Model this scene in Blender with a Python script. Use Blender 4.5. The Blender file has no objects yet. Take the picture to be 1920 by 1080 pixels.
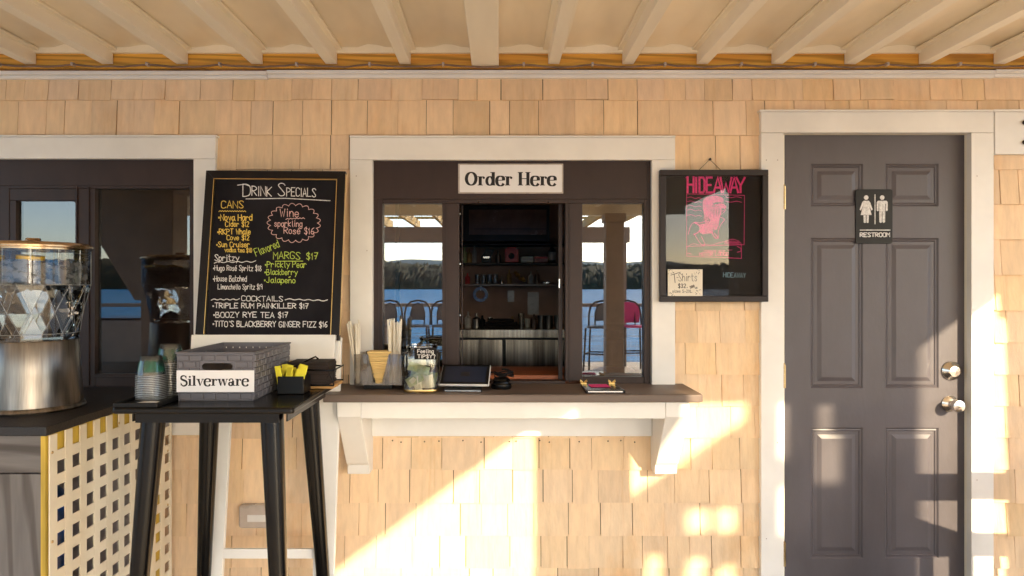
import bpy, bmesh, math, random
from mathutils import Vector, Matrix
random.seed(7)
R = math.radians
sc = bpy.context.scene
COL = sc.collection

# ---------------------------------------------------------------- camera, sky, sun, exposure
F, CD, CH, VX, VY = 1280.0, 2.87, 1.40, 937.0, 532.0      # focal length in px, camera distance and height, vanishing point
cam_d = bpy.data.cameras.new("camera"); cam = bpy.data.objects.new("camera", cam_d); COL.objects.link(cam)
cam.location = (0, -CD, CH); cam.rotation_euler = (R(90), 0, 0)
cam_d.sensor_width = 36; cam_d.lens = 24; cam_d.shift_x = 23/1920; cam_d.shift_y = -8/1920
cam_d.clip_start = .05; cam_d.clip_end = 6000
sc.camera = cam
EL, AZ = R(20.4), R(30)                                    # sun height; its bearing right of the wall's normal
K, T = math.tan(EL)/math.cos(AZ), math.tan(AZ)             # drop and sideways run of a ray per metre from the wall
w = bpy.data.worlds.new("World"); sc.world = w; w.use_nodes = True
nt = w.node_tree; bg = nt.nodes['Background']
sky = nt.nodes.new('ShaderNodeTexSky'); sky.sky_type = 'NISHITA'; sky.sun_disc = False
sky.sun_elevation = EL; sky.sun_rotation = R(180)-AZ; sky.air_density = .8; sky.dust_density = .7
nt.links.new(sky.outputs[0], bg.inputs[0]); bg.inputs[1].default_value = .14
sun_d = bpy.data.lights.new("sun", 'SUN'); sun_d.energy = 2.3; sun_d.angle = R(.53); sun_d.color = (1, .81, .54)
sun = bpy.data.objects.new("sun", sun_d); COL.objects.link(sun)
sdir = Vector((math.sin(AZ)*math.cos(EL), -math.cos(AZ)*math.cos(EL), math.sin(EL)))
sun.rotation_euler = sdir.to_track_quat('Z', 'Y').to_euler(); sun.location = (4, -8, 6)
vs = sc.view_settings; vs.view_transform = 'Standard'; vs.look = 'None'; vs.gamma = 1; vs.exposure = 2.27
sc.cycles.max_bounces = 10; sc.cycles.diffuse_bounces = 6; sc.cycles.glossy_bounces = 5
sc.cycles.transmission_bounces = 10; sc.cycles.transparent_max_bounces = 24
sc.cycles.caustics_reflective = False; sc.cycles.caustics_refractive = False
sc.cycles.sample_clamp_indirect = 6; sc.cycles.use_denoising = True

# photo px -> metres at depth y (y = 0 is the wall, the camera stands at y = -2.87)
def X_(px, y=0): return (px-VX)*(y+CD)/F
def Z_(py, y=0): return CH-(py-VY)*(y+CD)/F

# ---------------------------------------------------------------- materials
MATS = {}
def nodes(name):
    m = bpy.data.materials.new(name); m.use_nodes = True; MATS[name] = m
    n = m.node_tree; return m, n, n.nodes['Principled BSDF'], n.links
def noise(n, l, scale, stretch=(1, 1, 1), detail=4, rough=.6):
    tc = n.nodes.new('ShaderNodeTexCoord'); mp = n.nodes.new('ShaderNodeMapping'); mp.inputs['Scale'].default_value = stretch
    nz = n.nodes.new('ShaderNodeTexNoise'); nz.inputs['Scale'].default_value = scale; nz.inputs['Detail'].default_value = detail
    nz.inputs['Roughness'].default_value = rough
    l.new(tc.outputs['Object'], mp.inputs[0]); l.new(mp.outputs[0], nz.inputs[0]); return nz
def pm(name, col, rough=.5, metal=0, var=.1, scale=9, stretch=(1, 1, 1), bump=0, bscale=None, rvar=.1, spec=.5, col2=None, attr=None, wave=None, stain=False, **kw):
    m, n, b, l = nodes(name)
    nz = noise(n, l, scale, stretch)
    rp = n.nodes.new('ShaderNodeValToRGB')
    c2 = col2 or tuple(c*(1-2*var) for c in col); c1 = col if col2 else tuple(min(1, c*(1+var)) for c in col)
    rp.color_ramp.elements[0].position = .32; rp.color_ramp.elements[1].position = .68
    rp.color_ramp.elements[0].color = (*c2, 1); rp.color_ramp.elements[1].color = (*c1, 1)
    l.new(nz.outputs[0], rp.inputs[0]); out = rp.outputs[0]
    if attr:
        a = n.nodes.new('ShaderNodeAttribute'); a.attribute_name = attr
        mx = n.nodes.new('ShaderNodeMixRGB'); mx.blend_type = 'MULTIPLY'; mx.inputs[0].default_value = 1
        l.new(out, mx.inputs[1]); l.new(a.outputs[0], mx.inputs[2]); out = mx.outputs[0]
    if stain:                                                # sap and water stains, fine vertical grain
        for sc_, st_, lo, hi, cc in ((3.2, (1, 1, .55), .56, .78, (.93, .80, .64)), (26, (2.2, 1, .10), .55, .75, (.92, .86, .79)), (9, (1, 1, 1.5), .60, .80, (1.04, 1.0, .97))):
            n3 = noise(n, l, sc_, st_, 5, .65); cr = n.nodes.new('ShaderNodeValToRGB'); cr.color_ramp.elements[0].position = lo; cr.color_ramp.elements[1].position = hi
            cr.color_ramp.elements[0].color = (1, 1, 1, 1); cr.color_ramp.elements[1].color = (*cc, 1); l.new(n3.outputs[0], cr.inputs[0])
            mx = n.nodes.new('ShaderNodeMixRGB'); mx.blend_type = 'MULTIPLY'; mx.inputs[0].default_value = 1
            l.new(out, mx.inputs[1]); l.new(cr.outputs[0], mx.inputs[2]); out = mx.outputs[0]
    if wave:                                                 # growth rings
        tc = n.nodes.new('ShaderNodeTexCoord'); mp = n.nodes.new('ShaderNodeMapping'); mp.inputs['Scale'].default_value = wave[1]
        wv_ = n.nodes.new('ShaderNodeTexWave'); wv_.inputs['Scale'].default_value = wave[0]/4; wv_.inputs['Distortion'].default_value = 9; wv_.inputs['Detail'].default_value = 2; wv_.inputs['Detail Scale'].default_value = .8
        wv_.bands_direction = 'DIAGONAL'
        cr = n.nodes.new('ShaderNodeValToRGB'); cr.color_ramp.elements[0].position = .08; cr.color_ramp.elements[1].position = .45; cr.color_ramp.elements[0].color = (.62, .60, .58, 1); cr.color_ramp.elements[1].color = (1, 1, 1, 1)
        l.new(tc.outputs['Object'], mp.inputs[0]); l.new(mp.outputs[0], wv_.inputs[0]); l.new(wv_.outputs[1], cr.inputs[0])
        mx = n.nodes.new('ShaderNodeMixRGB'); mx.blend_type = 'MULTIPLY'; mx.inputs[0].default_value = 1
        l.new(out, mx.inputs[1]); l.new(cr.outputs[0], mx.inputs[2]); out = mx.outputs[0]
    l.new(out, b.inputs['Base Color'])
    mr = n.nodes.new('ShaderNodeMapRange'); mr.inputs[3].default_value = max(0, rough-rvar); mr.inputs[4].default_value = min(1, rough+rvar)
    l.new(nz.outputs[0], mr.inputs[0]); l.new(mr.outputs[0], b.inputs['Roughness'])
    b.inputs['Metallic'].default_value = metal; b.inputs['Specular IOR Level'].default_value = spec
    if bump:
        n2 = noise(n, l, bscale or scale*4, stretch, 5); bp = n.nodes.new('ShaderNodeBump'); bp.inputs['Strength'].default_value = bump; bp.inputs['Distance'].default_value = .004
        l.new(n2.outputs[0], bp.inputs['Height']); l.new(bp.outputs[0], b.inputs['Normal'])
    for k, v in kw.items(): b.inputs[k.replace('_', ' ')].default_value = v
    return m
pm('shingle', (.88, .655, .425), .75, var=.045, scale=14, stretch=(2.6, 2.6, .6), bump=.35, bscale=40, attr='tone', spec=.2, stain=True)
pm('gap', (.10, .06, .035), .9)
pm('trim', (.85, .825, .775), .45, var=.045, scale=3, bump=.05, bscale=60)
pm('cream', (.92, .86, .73), .5, var=.04, scale=4, stretch=(1, .25, 1), bump=.08, bscale=30)
pm('sheet', (.90, .81, .65), .32, var=.10, scale=2.2, stretch=(1, .35, 1), bump=.45, bscale=3.5, rvar=.08)
pm('ledger', (.80, .46, .07), .55, var=.25, scale=22, stretch=(.06, 1, 3), bump=.15, col2=(.60, .27, .04), wave=(40, (.10, 1, 2.2)))
pm('bronze', (.040, .023, .019), .42, spec=.3, var=.10, scale=12, stretch=(1, 1, .5), rvar=.08)
pm('doorgrey', (.096, .084, .092), .46, var=.09, scale=3, stretch=(1.6, 1, .7), bump=.16, bscale=45, rvar=.16)
pm('counter', (.165, .120, .096), .5, var=.15, scale=16, stretch=(.12, 2, 2), bump=.2, bscale=40)
pm('blackmetal', (.004, .0036, .0036), .22, metal=0, var=.15, scale=6, rvar=.05, spec=.28)
pm('blackplastic', (.005, .0045, .0045), .4, var=.15, spec=.25)
pm('blacksoft', (.007, .006, .0065), .6, var=.2, spec=.2)
pm('chalkboard', (.007, .006, .008), .7, var=.3, scale=4, col2=(.018, .016, .019), spec=.12, stretch=(1, 1, .6))
pm('frameblack', (.009, .006, .0055), .4, spec=.25, var=.2, scale=20, stretch=(1, 1, .2))
pm('framebrown', (.024, .016, .016), .4, spec=.3, var=.2)
pm('gold', (.80, .55, .20), .3, metal=1, var=.1)
pm('brass', (.62, .45, .22), .33, metal=1, var=.1)
pm('nickel', (.78, .74, .68), .20, metal=1, var=.05)
pm('steel', (.25, .225, .20), .32, metal=1, var=.3, scale=5, stretch=(6, 6, .25), rvar=.09, bump=.04)
pm('steelreflections', (.62, .55, .47), .24, metal=1, scale=4, stretch=(7, 7, .18), col2=(.16, .13, .11), rvar=.08)  # bright and dark streaks in the colour imitate upright reflections in the steel
pm('lidmetal', (.50, .34, .20), .25, metal=1, var=.1)
pm('whitepaper', (.80, .78, .78), .7, var=.02)
pm('cardpaper', (.80, .74, .62), .7, var=.03)
pm('ink', (.008, .006, .008), .7, var=.1)
for nm, c in (('chalkwhite', (.78, .76, .74)), ('chalkyellow', (.80, .56, .10)), ('chalkpink', (.80, .50, .46)), ('chalkgreen', (.52, .66, .10)), ('posterpink', (.88, .045, .26)), ('signwhite', (.75, .74, .73))):
    pm(nm, c, .8, var=.16, scale=140)
pm('greyplastic', (.125, .118, .132), .42, var=.05, scale=6)
pm('lattice', (.80, .72, .56), .45, var=.03)
pm('yellowwood', (.62, .42, .05), .6, var=.2, scale=20, stretch=(1, 1, .1))
pm('greywood', (.17, .158, .155), .8, spec=.15, var=.12, scale=7, stretch=(3, 1, .3), bump=.15, bscale=16, wave=(34, (1, 1, .12)))
pm('greywoodflat', (.17, .158, .155), .8, spec=.15, var=.12, scale=7, stretch=(.3, 1, 3), bump=.15, bscale=16, wave=(30, (.1, 1, 1)))
pm('darktop', (.012, .009, .008), .5, var=.2, scale=120, bump=.5, bscale=160)
pm('blueplastic', (.01, .10, .42), .3, var=.2)
pm('sugar', (.84, .74, .04), .5, var=.08, scale=30)
pm('napkinbrown', (.026, .015, .011), .8, var=.2, scale=30)
pm('napkinyellow', (.80, .58, .24), .75, var=.12, scale=30, stretch=(.2, 1, 4))
pm('honeywood', (.50, .27, .08), .5, var=.2, scale=18, stretch=(.1, 1, 1))
pm('orangewood', (.36, .10, .03), .4, var=.2, scale=18, stretch=(.1, 1, 1))
pm('bill', (.26, .32, .11), .75, var=.25, scale=40, col2=(.50, .50, .28))
pm('billpale', (.72, .66, .44), .75, var=.1, scale=25)
pm('lemon', (.95, .62, .03), .4, var=.1)
pm('rind', (.95, .56, .01), .4, var=.1)
pm('roomwall', (.46, .27, .19), .7, var=.15, scale=3)
pm('roomfloor', (.2, .12, .08), .6)
pm('redplastic', (.62, .03, .03), .4, var=.1)
pm('pinkcard', (.66, .30, .27), .6, var=.1)
pm('brownpanel', (.16, .085, .06), .25, var=.15)
pm('deckwood', (.78, .64, .46), .6, var=.18, scale=5, stretch=(.15, 3, 1), bump=.2)
pm('cabinside', (.62, .50, .45), .7)
pm('cablebrown', (.24, .15, .095), .6, var=.25)
pm('paleblue', (.20, .34, .42), .7)
pm('bouncemat', (.05, .045, .042), .8, var=.2)
pm('postpaint', (.34, .26, .20), .5, var=.06)
pm('pinewood', (.74, .47, .12), .6, var=.2, scale=12, stretch=(3, .15, 1))
pm('rattan', (.05, .032, .022), .5, var=.3)
pm('weavegrey', (.24, .22, .21), .6, var=.3, scale=60, wave=(150, (1, 1, 1)))
pm('weavepink', (.80, .06, .24), .5, var=.2, scale=60)
pm('hillgreen', (.050, .058, .018), .9, var=.4, scale=.34, stretch=(1, .15, .7), col2=(.026, .032, .014), bump=0)
pm('hillhaze', (.26, .33, .31), .9, var=.06, scale=.02)
pm('lakeblue', (.025, .27, .55), .45, spec=.06, var=.35, scale=.6, stretch=(.35, 2.2, 1), bump=.6, bscale=1.2)
pm('outletgrey', (.50, .43, .38), .28, var=.08)
pm('screenglass', (.030, .036, .060), .12, var=.2, scale=3)
pm('tabletwhite', (.75, .73, .70), .35, var=.02)
pm('ceramic', (.6, .5, .4), .3)
def mix_glass(name, refl, tint=(1, 1, 1), rough=0.0, diff=None, fac=0.0, band=None, ior=1.45):
    # a coated clear sheet: part mirror, part clear
    m, n, b, l = nodes(name); n.nodes.remove(b); out = n.nodes['Material Output']
    tr = n.nodes.new('ShaderNodeBsdfTransparent'); tr.inputs[0].default_value = (*tint, 1)
    gl = n.nodes.new('ShaderNodeBsdfGlossy'); gl.inputs['Roughness'].default_value = rough
    fr = n.nodes.new('ShaderNodeFresnel'); fr.inputs[0].default_value = ior
    ad = n.nodes.new('ShaderNodeMath'); ad.operation = 'ADD'; ad.use_clamp = True; ad.inputs[1].default_value = refl
    l.new(fr.outputs[0], ad.inputs[0])
    base = tr.outputs[0]
    if diff:
        df = n.nodes.new('ShaderNodeBsdfTranslucent'); df.inputs[0].default_value = (*diff, 1)
        d2 = n.nodes.new('ShaderNodeBsdfDiffuse'); d2.inputs[0].default_value = (*diff, 1)
        ma = n.nodes.new('ShaderNodeMixShader'); l.new(df.outputs[0], ma.inputs[1]); l.new(d2.outputs[0], ma.inputs[2])
        mx = n.nodes.new('ShaderNodeMixShader'); mx.inputs[0].default_value = fac; l.new(tr.outputs[0], mx.inputs[1]); l.new(ma.outputs[0], mx.inputs[2])
        if band:
            nz = noise(n, l, *band); cr = n.nodes.new('ShaderNodeValToRGB'); cr.color_ramp.elements[0].position = .45; cr.color_ramp.elements[1].position = .55
            cr.color_ramp.elements[0].color = (0.05, .05, .05, 1); cr.color_ramp.elements[1].color = (fac, fac, fac, 1)
            l.new(nz.outputs[0], cr.inputs[0]); l.new(cr.outputs[0], mx.inputs[0])
        base = mx.outputs[0]
    ms = n.nodes.new('ShaderNodeMixShader'); l.new(ad.outputs[0], ms.inputs[0]); l.new(base, ms.inputs[1]); l.new(gl.outputs[0], ms.inputs[2])
    l.new(ms.outputs[0], out.inputs[0]); return m
mix_glass('pane', .17, (.80, .80, .80))
mix_glass('darkpane', .07, (.55, .52, .50))
mix_glass('acrylic', .007, (.97, .97, .97), ior=1.2)
mix_glass('clearcup', .02, (.985, .985, .985), .05, (.8, .88, .88), .06)
mix_glass('icewater', .02, (.86, .87, .88), .02, (.62, .61, .60), .55, (30, (1, 1, 1.3), 3))
mix_glass('jarglass', .02, (.97, .97, .96), .0)
mix_glass('shellglass', .035, (.97, .98, .98), .0)
mix_glass('cupprint', .04, (.8, .9, .85), .05, (.03, .30, .20), .6, (38, (1, 1, .6), 2))
mix_glass('cuprim', .10, (.9, .92, .93), .1, (.85, .87, .88), .50)
mix_glass('clearbox', .05, (.93, .92, .90), .03, (.6, .52, .45), .16)
mix_glass('ice', .06, (.85, .87, .88), .1, (.78, .77, .76), .62)
m, n, b, l = nodes('glass'); b.inputs['Transmission Weight'].default_value = 1; b.inputs['Roughness'].default_value = 0; b.inputs['IOR'].default_value = 1.45; b.inputs['Base Color'].default_value = (.97, .98, .98, 1)
m, n, b, l = nodes('water'); b.inputs['Transmission Weight'].default_value = 1; b.inputs['Roughness'].default_value = .02; b.inputs['IOR'].default_value = 1.33; b.inputs['Base Color'].default_value = (.96, .97, .97, 1)

# ---------------------------------------------------------------- mesh helpers
def rot2(p, a): return (p[0]*math.cos(a)-p[1]*math.sin(a), p[0]*math.sin(a)+p[1]*math.cos(a))
ORG = {}
class MB:
    def __init__(s): s.v = []; s.f = []; s.c = []; s.sm = []; s.col = None
    def add(s, vs, fs, smooth=False, c=None):
        o = len(s.v); s.v += [tuple(v) for v in vs]
        for f in fs: s.f.append([o+i for i in f]); s.sm.append(smooth); s.c.append(c)
        return s
    def box(s, x0, x1, y0, y1, z0, z1, c=None):
        v = [(x, y, z) for z in (z0, z1) for y in (y0, y1) for x in (x0, x1)]
        return s.add(v, [(0, 2, 3, 1), (4, 5, 7, 6), (0, 1, 5, 4), (2, 6, 7, 3), (0, 4, 6, 2), (1, 3, 7, 5)], c=c)
    def hexa(s, v, c=None):                                  # eight corners in the order of box()
        return s.add(v, [(0, 2, 3, 1), (4, 5, 7, 6), (0, 1, 5, 4), (2, 6, 7, 3), (0, 4, 6, 2), (1, 3, 7, 5)], c=c)
    def prism_y(s, poly, y0, y1):                            # polygon in (x, z), thickness along y
        n = len(poly); v = [(x, y0, z) for x, z in poly]+[(x, y1, z) for x, z in poly]
        return s.add(v, [list(range(n)), list(range(2*n-1, n-1, -1))]+[(i, (i+1) % n, n+(i+1) % n, n+i) for i in range(n)])
    def prism_x(s, poly, x0, x1):                            # polygon in (y, z)
        n = len(poly); v = [(x0, y, z) for y, z in poly]+[(x1, y, z) for y, z in poly]
        return s.add(v, [list(range(n)), list(range(2*n-1, n-1, -1))]+[(i, (i+1) % n, n+(i+1) % n, n+i) for i in range(n)])
    def prism_z(s, poly, z0, z1):
        n = len(poly); v = [(x, y, z0) for x, y in poly]+[(x, y, z1) for x, y in poly]
        return s.add(v, [list(range(n)), list(range(2*n-1, n-1, -1))]+[(i, (i+1) % n, n+(i+1) % n, n+i) for i in range(n)])
    def lathe(s, prof, n=32, c=(0, 0, 0), smooth=True, caps=True, sq=0, ax='z'):
        v = []; f = []
        for r, z in prof:
            for i in range(n):
                a = 2*math.pi*(i+.5)/n; ca, sa = math.cos(a), math.sin(a)
                if sq: k = 1/((abs(ca)**sq+abs(sa)**sq)**(1/sq)); 
                else: k = 1
                p = (r*k*ca, r*k*sa, z)
                if ax == 'y': p = (p[0], -p[2], p[1])
                if ax == 'x': p = (p[2], p[0], p[1])
                v.append((c[0]+p[0], c[1]+p[1], c[2]+p[2]))
        m = len(prof)
        for j in range(m-1):
            for i in range(n): f.append((j*n+i, j*n+(i+1) % n, (j+1)*n+(i+1) % n, (j+1)*n+i))
        s.add(v, f, smooth)
        if caps:
            o = len(s.v)-len(v)
            for j in (0, m-1):
                if prof[j][0] > 1e-5: s.f.append([o+j*n+i for i in range(n)]); s.sm.append(False); s.c.append(None)
        return s
    def tube(s, pts, r, n=8, caps=True):
        pts = [Vector(p) for p in pts]; rs = r if isinstance(r, (list, tuple)) else [r]*len(pts); v = []; f = []
        up = None
        for i, p in enumerate(pts):
            d = (pts[min(i+1, len(pts)-1)]-pts[max(i-1, 0)]).normalized()
            if up is None: up = Vector((0, 0, 1)) if abs(d.z) < .9 else Vector((0, 1, 0))
            a = d.cross(up).normalized(); b_ = a.cross(d).normalized(); up = b_
            for k in range(n):
                t = 2*math.pi*k/n; v.append(p+(a*math.cos(t)+b_*math.sin(t))*rs[i])
        for j in range(len(pts)-1):
            for i in range(n): f.append((j*n+i, j*n+(i+1) % n, (j+1)*n+(i+1) % n, (j+1)*n+i))
        s.add(v, f, True)
        if caps:
            o = len(s.v)-len(v); L = (len(pts)-1)*n
            s.f += [[o+i for i in range(n)], [o+L+i for i in range(n)]]; s.sm += [False]*2; s.c += [None]*2
        return s
    def build(s, name, mat, parent=None, local=False, bevel=0, recalc=True, sharp=35, org=None):
        o0 = org or (ORG.get(parent.name, (0, 0, 0)) if parent else (0, 0, 0))
        me = bpy.data.meshes.new(name)
        vs = s.v if local else [(v[0]-o0[0], v[1]-o0[1], v[2]-o0[2]) for v in s.v]
        me.from_pydata(vs, [], s.f); me.materials.append(MATS[mat])
        me.polygons.foreach_set('use_smooth', s.sm)
        if any(c is not None for c in s.c):
            at = me.color_attributes.new('tone', 'FLOAT_COLOR', 'CORNER')
            for p in me.polygons:
                c = s.c[p.index] or (1, 1, 1)
                for li in p.loop_indices: at.data[li].color = (*c, 1)
        if recalc:
            bm = bmesh.new(); bm.from_mesh(me); bmesh.ops.recalc_face_normals(bm, faces=bm.faces); bm.to_mesh(me); bm.free()
        if any(s.sm): me.set_sharp_from_angle(angle=R(sharp))
        me.update()
        o = bpy.data.objects.new(name, me); COL.objects.link(o)
        if parent:
            o.parent = parent; ORG[o.name] = o0
            if bevel is None: pass
        else:
            o.location = o0 if not local else (0, 0, 0); ORG[o.name] = o0
        if bevel:
            b_ = o.modifiers.new('edge', 'BEVEL'); b_.width = bevel; b_.segments = 2; b_.limit_method = 'ANGLE'; b_.angle_limit = R(50)
        return o
def thing(name, label, cat, loc=(0, 0, 0), rot=(0, 0, 0), group=None):
    o = bpy.data.objects.new(name, None); COL.objects.link(o); o.location = loc; o.rotation_euler = rot; o.empty_display_size = .05
    ORG[o.name] = tuple(loc); return tag(o, label, cat, group)
def tag(o, label, cat, group=None):
    o['label'] = label; o['category'] = cat
    if group: o['group'] = group
    return o
def kind(o, k): o['kind'] = k; return o
def dup(root, loc, rot=None, label=None):
    r = root.copy(); COL.objects.link(r); r.location = loc; ORG[r.name] = tuple(loc)
    if rot: r.rotation_euler = rot
    if label: r['label'] = label
    for ch in list(root.children):
        c = ch.copy(); COL.objects.link(c); c.parent = r
        for g in ch.children:
            d = g.copy(); COL.objects.link(d); d.parent = c
    return r
def cut(rects, h):                                           # rectangles minus one hole
    out = []
    for (a, b_, c, d) in rects:
        x0, x1, z0, z1 = max(a, h[0]), min(b_, h[1]), max(c, h[2]), min(d, h[3])
        if x0 >= x1-1e-6 or z0 >= z1-1e-6: out.append((a, b_, c, d)); continue
        if a < x0-1e-6: out.append((a, x0, c, d))
        if x1 < b_-1e-6: out.append((x1, b_, c, d))
        if c < z0-1e-6: out.append((x0, x1, c, z0))
        if z1 < d-1e-6: out.append((x0, x1, z1, d))
    return out

# ---------------------------------------------------------------- lettering: strokes on a small grid (baseline 2, x-height 6, capital 8)
G = {
'A': "02 28 42|14 34", 'B': "02 08|~08 28 38 37 25 05|~05 35 44 43 32 02", 'C': "~47 38 18 07 03 12 32 43", 'D': "02 08|~08 28 47 43 22 02",
'E': "48 08 02 42|05 35", 'F': "48 08 02|05 35", 'G': "~47 38 18 07 03 12 32 43 44|44 25", 'H': "02 08|42 48|05 45", 'I': "22 28", 'J': "~38 34 32 12 03",
'K': "02 08|48 05 42", 'L': "08 02 42", 'M': "02 08 25 48 42", 'N': "02 08 42 48", 'O': "~28 18 07 03 12 32 43 47 38 28", 'P': "02 08|~08 28 47 46 25 05",
'R': "02 08|~08 28 47 46 25 05|15 42", 'S': "~47 38 18 07 16 34 43 32 12 03", 'T': "08 48|28 22", 'U': "~08 04 12 32 44 48", 'V': "08 22 48",
'W': "08 12 26 32 48", 'X': "08 42|48 02", 'Y': "08 25 48|25 22", 'Z': "08 48 02 42",
'a': "~36 16 05 03 12 22 34|36 33 42", 'b': "08 02|~05 16 26 35 33 22 12 03", 'c': "~35 26 16 05 03 12 22 33", 'd': "38 32|~35 26 16 05 03 12 22 33",
'e': "~04 34 35 26 16 05 03 12 22 33", 'f': "~38 28 17 16 12|06 26", 'g': "~35 26 16 05 03 12 22 33|~36 32 31 20 10 01", 'h': "08 02|~04 16 26 35 32",
'i': "12 16|17 18", 'j': "~26 21 10 00|27 28", 'k': "08 02|36 04 32", 'l': "~18 13 22", 'm': "06 02|~04 16 24 22|~24 36 45 42", 'n': "06 02|~04 16 26 35 32",
'o': "~16 05 03 12 22 33 35 26 16", 'p': "06 00|~05 16 26 35 33 22 12 03", 'q': "36 30|~35 26 16 05 03 12 22 33", 'r': "06 02|~04 16 26 35",
's': "~35 26 16 05 24 33 22 12 03", 't': "~18 13 22 32|06 36", 'u': "~06 03 12 22 34|36 32", 'v': "06 22 36", 'w': "06 12 25 32 46", 'x': "06 32|36 02",
'y': "06 23|46 10", 'z': "06 36 02 32", '0': "~18 07 03 12 22 33 37 28 18", '1': "06 18 12", '2': "~07 18 28 37 36 02|02 32", '3': "~07 18 28 37 25 15|~15 34 33 22 12 03",
'5': "38 08 05|~05 25 34 33 22 12 03", '6': "~38 17 04 03 12 22 33 34 25 04", '7': "08 38 12|05 25", '8': "~18 07 25 34 33 22 12 03 04 37 28 18", '9': "~36 25 15 06 07 18 28 37 36 32",
'$': "~37 28 18 07 15 25 34 33 22 12 03|29 21", '-': "04 34", "'": "18 27", '?': "~07 18 28 37 36 24 23|22 21", '.': "12 13", '*': "14 15 25 24 14", '~': "04 16 24 36", ' ': "",
'\u00e9': "~04 34 35 26 16 05 03 12 22 33|17 38", '\u00f1': "06 02|~04 16 26 35 32|~08 19 18 29"}
WID = {'I': 1.2, 'i': 1.6, 'l': 1.8, "'": 1.5, '.': 1.2, '*': 2, ' ': 2, 'm': 4, 'w': 4, 'W': 4, 'y': 3.4, '1': 1.6, 'f': 2.4, 'j': 2.2}
def chaikin(p, it=2):
    for _ in range(it):
        q = [p[0]]
        for a, b_ in zip(p, p[1:]):
            q += [(a[0]*.75+b_[0]*.25, a[1]*.75+b_[1]*.25), (a[0]*.25+b_[0]*.75, a[1]*.25+b_[1]*.75)]
        p = q+[p[-1]]
    return p
class Ink(MB):
    """flat strokes lying in a plane; F maps (u, v, lift) to a point"""
    def __init__(s, fn): super().__init__(); s.fn = fn; s.k = 0
    def stroke(s, pts, wd, cap=True, closed=False):
        lift = .0004+.00003*(s.k % 12); s.k += 1
        q = [pts[0]]
        for p in pts[1:]:
            if math.hypot(p[0]-q[-1][0], p[1]-q[-1][1]) > 1e-7: q.append(p)
        pts = q
        if len(pts) < 2: return s
        n = len(pts); ws = wd if isinstance(wd, list) else [wd]*n
        ws = (ws+[ws[-1]]*n)[:n]
        if cap and not closed:
            for e, o in ((0, 1), (-1, -2)):
                dx, dy = pts[e][0]-pts[o][0], pts[e][1]-pts[o][1]; L = math.hypot(dx, dy)
                pts[e] = (pts[e][0]+dx/L*ws[e]*.3, pts[e][1]+dy/L*ws[e]*.3)
        v = []
        for i, p in enumerate(pts):
            a = pts[(i-1) % n] if closed or i else pts[0]; b_ = pts[(i+1) % n] if closed or i < n-1 else pts[-1]
            def un(a, b): 
                L = math.hypot(b[0]-a[0], b[1]-a[1]) or 1; return ((b[0]-a[0])/L, (b[1]-a[1])/L)
            t1 = un(a, p) if a != p else un(p, b_); t2 = un(p, b_) if b_ != p else t1
            nx, ny = -(t1[1]+t2[1]), t1[0]+t2[0]; L = math.hypot(nx, ny) or 1; nx /= L; ny /= L
            k = min(1.8, 1/max(.3, nx*-t1[1]+ny*t1[0]))*ws[i]/2
            v += [s.fn(p[0]+nx*k, p[1]+ny*k, lift), s.fn(p[0]-nx*k, p[1]-ny*k, lift)]
        f = [(2*i, 2*i+1, 2*((i+1) % n)+1, 2*((i+1) % n)) for i in range(n if closed else n-1)]
        return s.add(v, f)
    def poly(s, pts):
        lift = .0004+.00003*(s.k % 12); s.k += 1
        return s.add([s.fn(p[0], p[1], lift) for p in pts], [list(range(len(pts)))])
    def disc(s, x, y, r, n=14, ry=None): return s.poly([(x+r*math.cos(6.2832*i/n), y+(ry or r)*math.sin(6.2832*i/n)) for i in range(n)])
    def text(s, t, x, y, h, width, pen, ang=0, jit=.0, condense=None):
        tot = sum(WID.get(c, 3.2 if not c.isupper() else 4)+1.1 for c in t)-1.1
        sx = width/tot; sy = h/6; cx = 0
        for c in t:
            g = G.get(c, ""); jy = random.uniform(-jit, jit)*h
            for st in g.split('|'):
                if not st: continue
                sm = st[0] == '~'; st = st.lstrip('~')
                gx = (WID.get(c, 3.2 if not c.isupper() else 4))/(4 if (c.isupper() or c in 'mw') else 3.2)
                pts = [((cx+int(q[0])*(gx if c not in "I.i'l1*" else .9))*sx, (int(q[1])-2)*sy+jy) for q in st.split()]
                if c == 'I': pts = [(p[0]-1.2*sx, p[1]) for p in pts]
                if sm: pts = chaikin(pts)
                if ang: pts = [rot2(p, ang) for p in pts]
                s.stroke([(x+p[0], y+p[1]) for p in pts], pen)
            cx += WID.get(c, 3.2 if not c.isupper() else 4)+1.1
        return s
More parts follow.
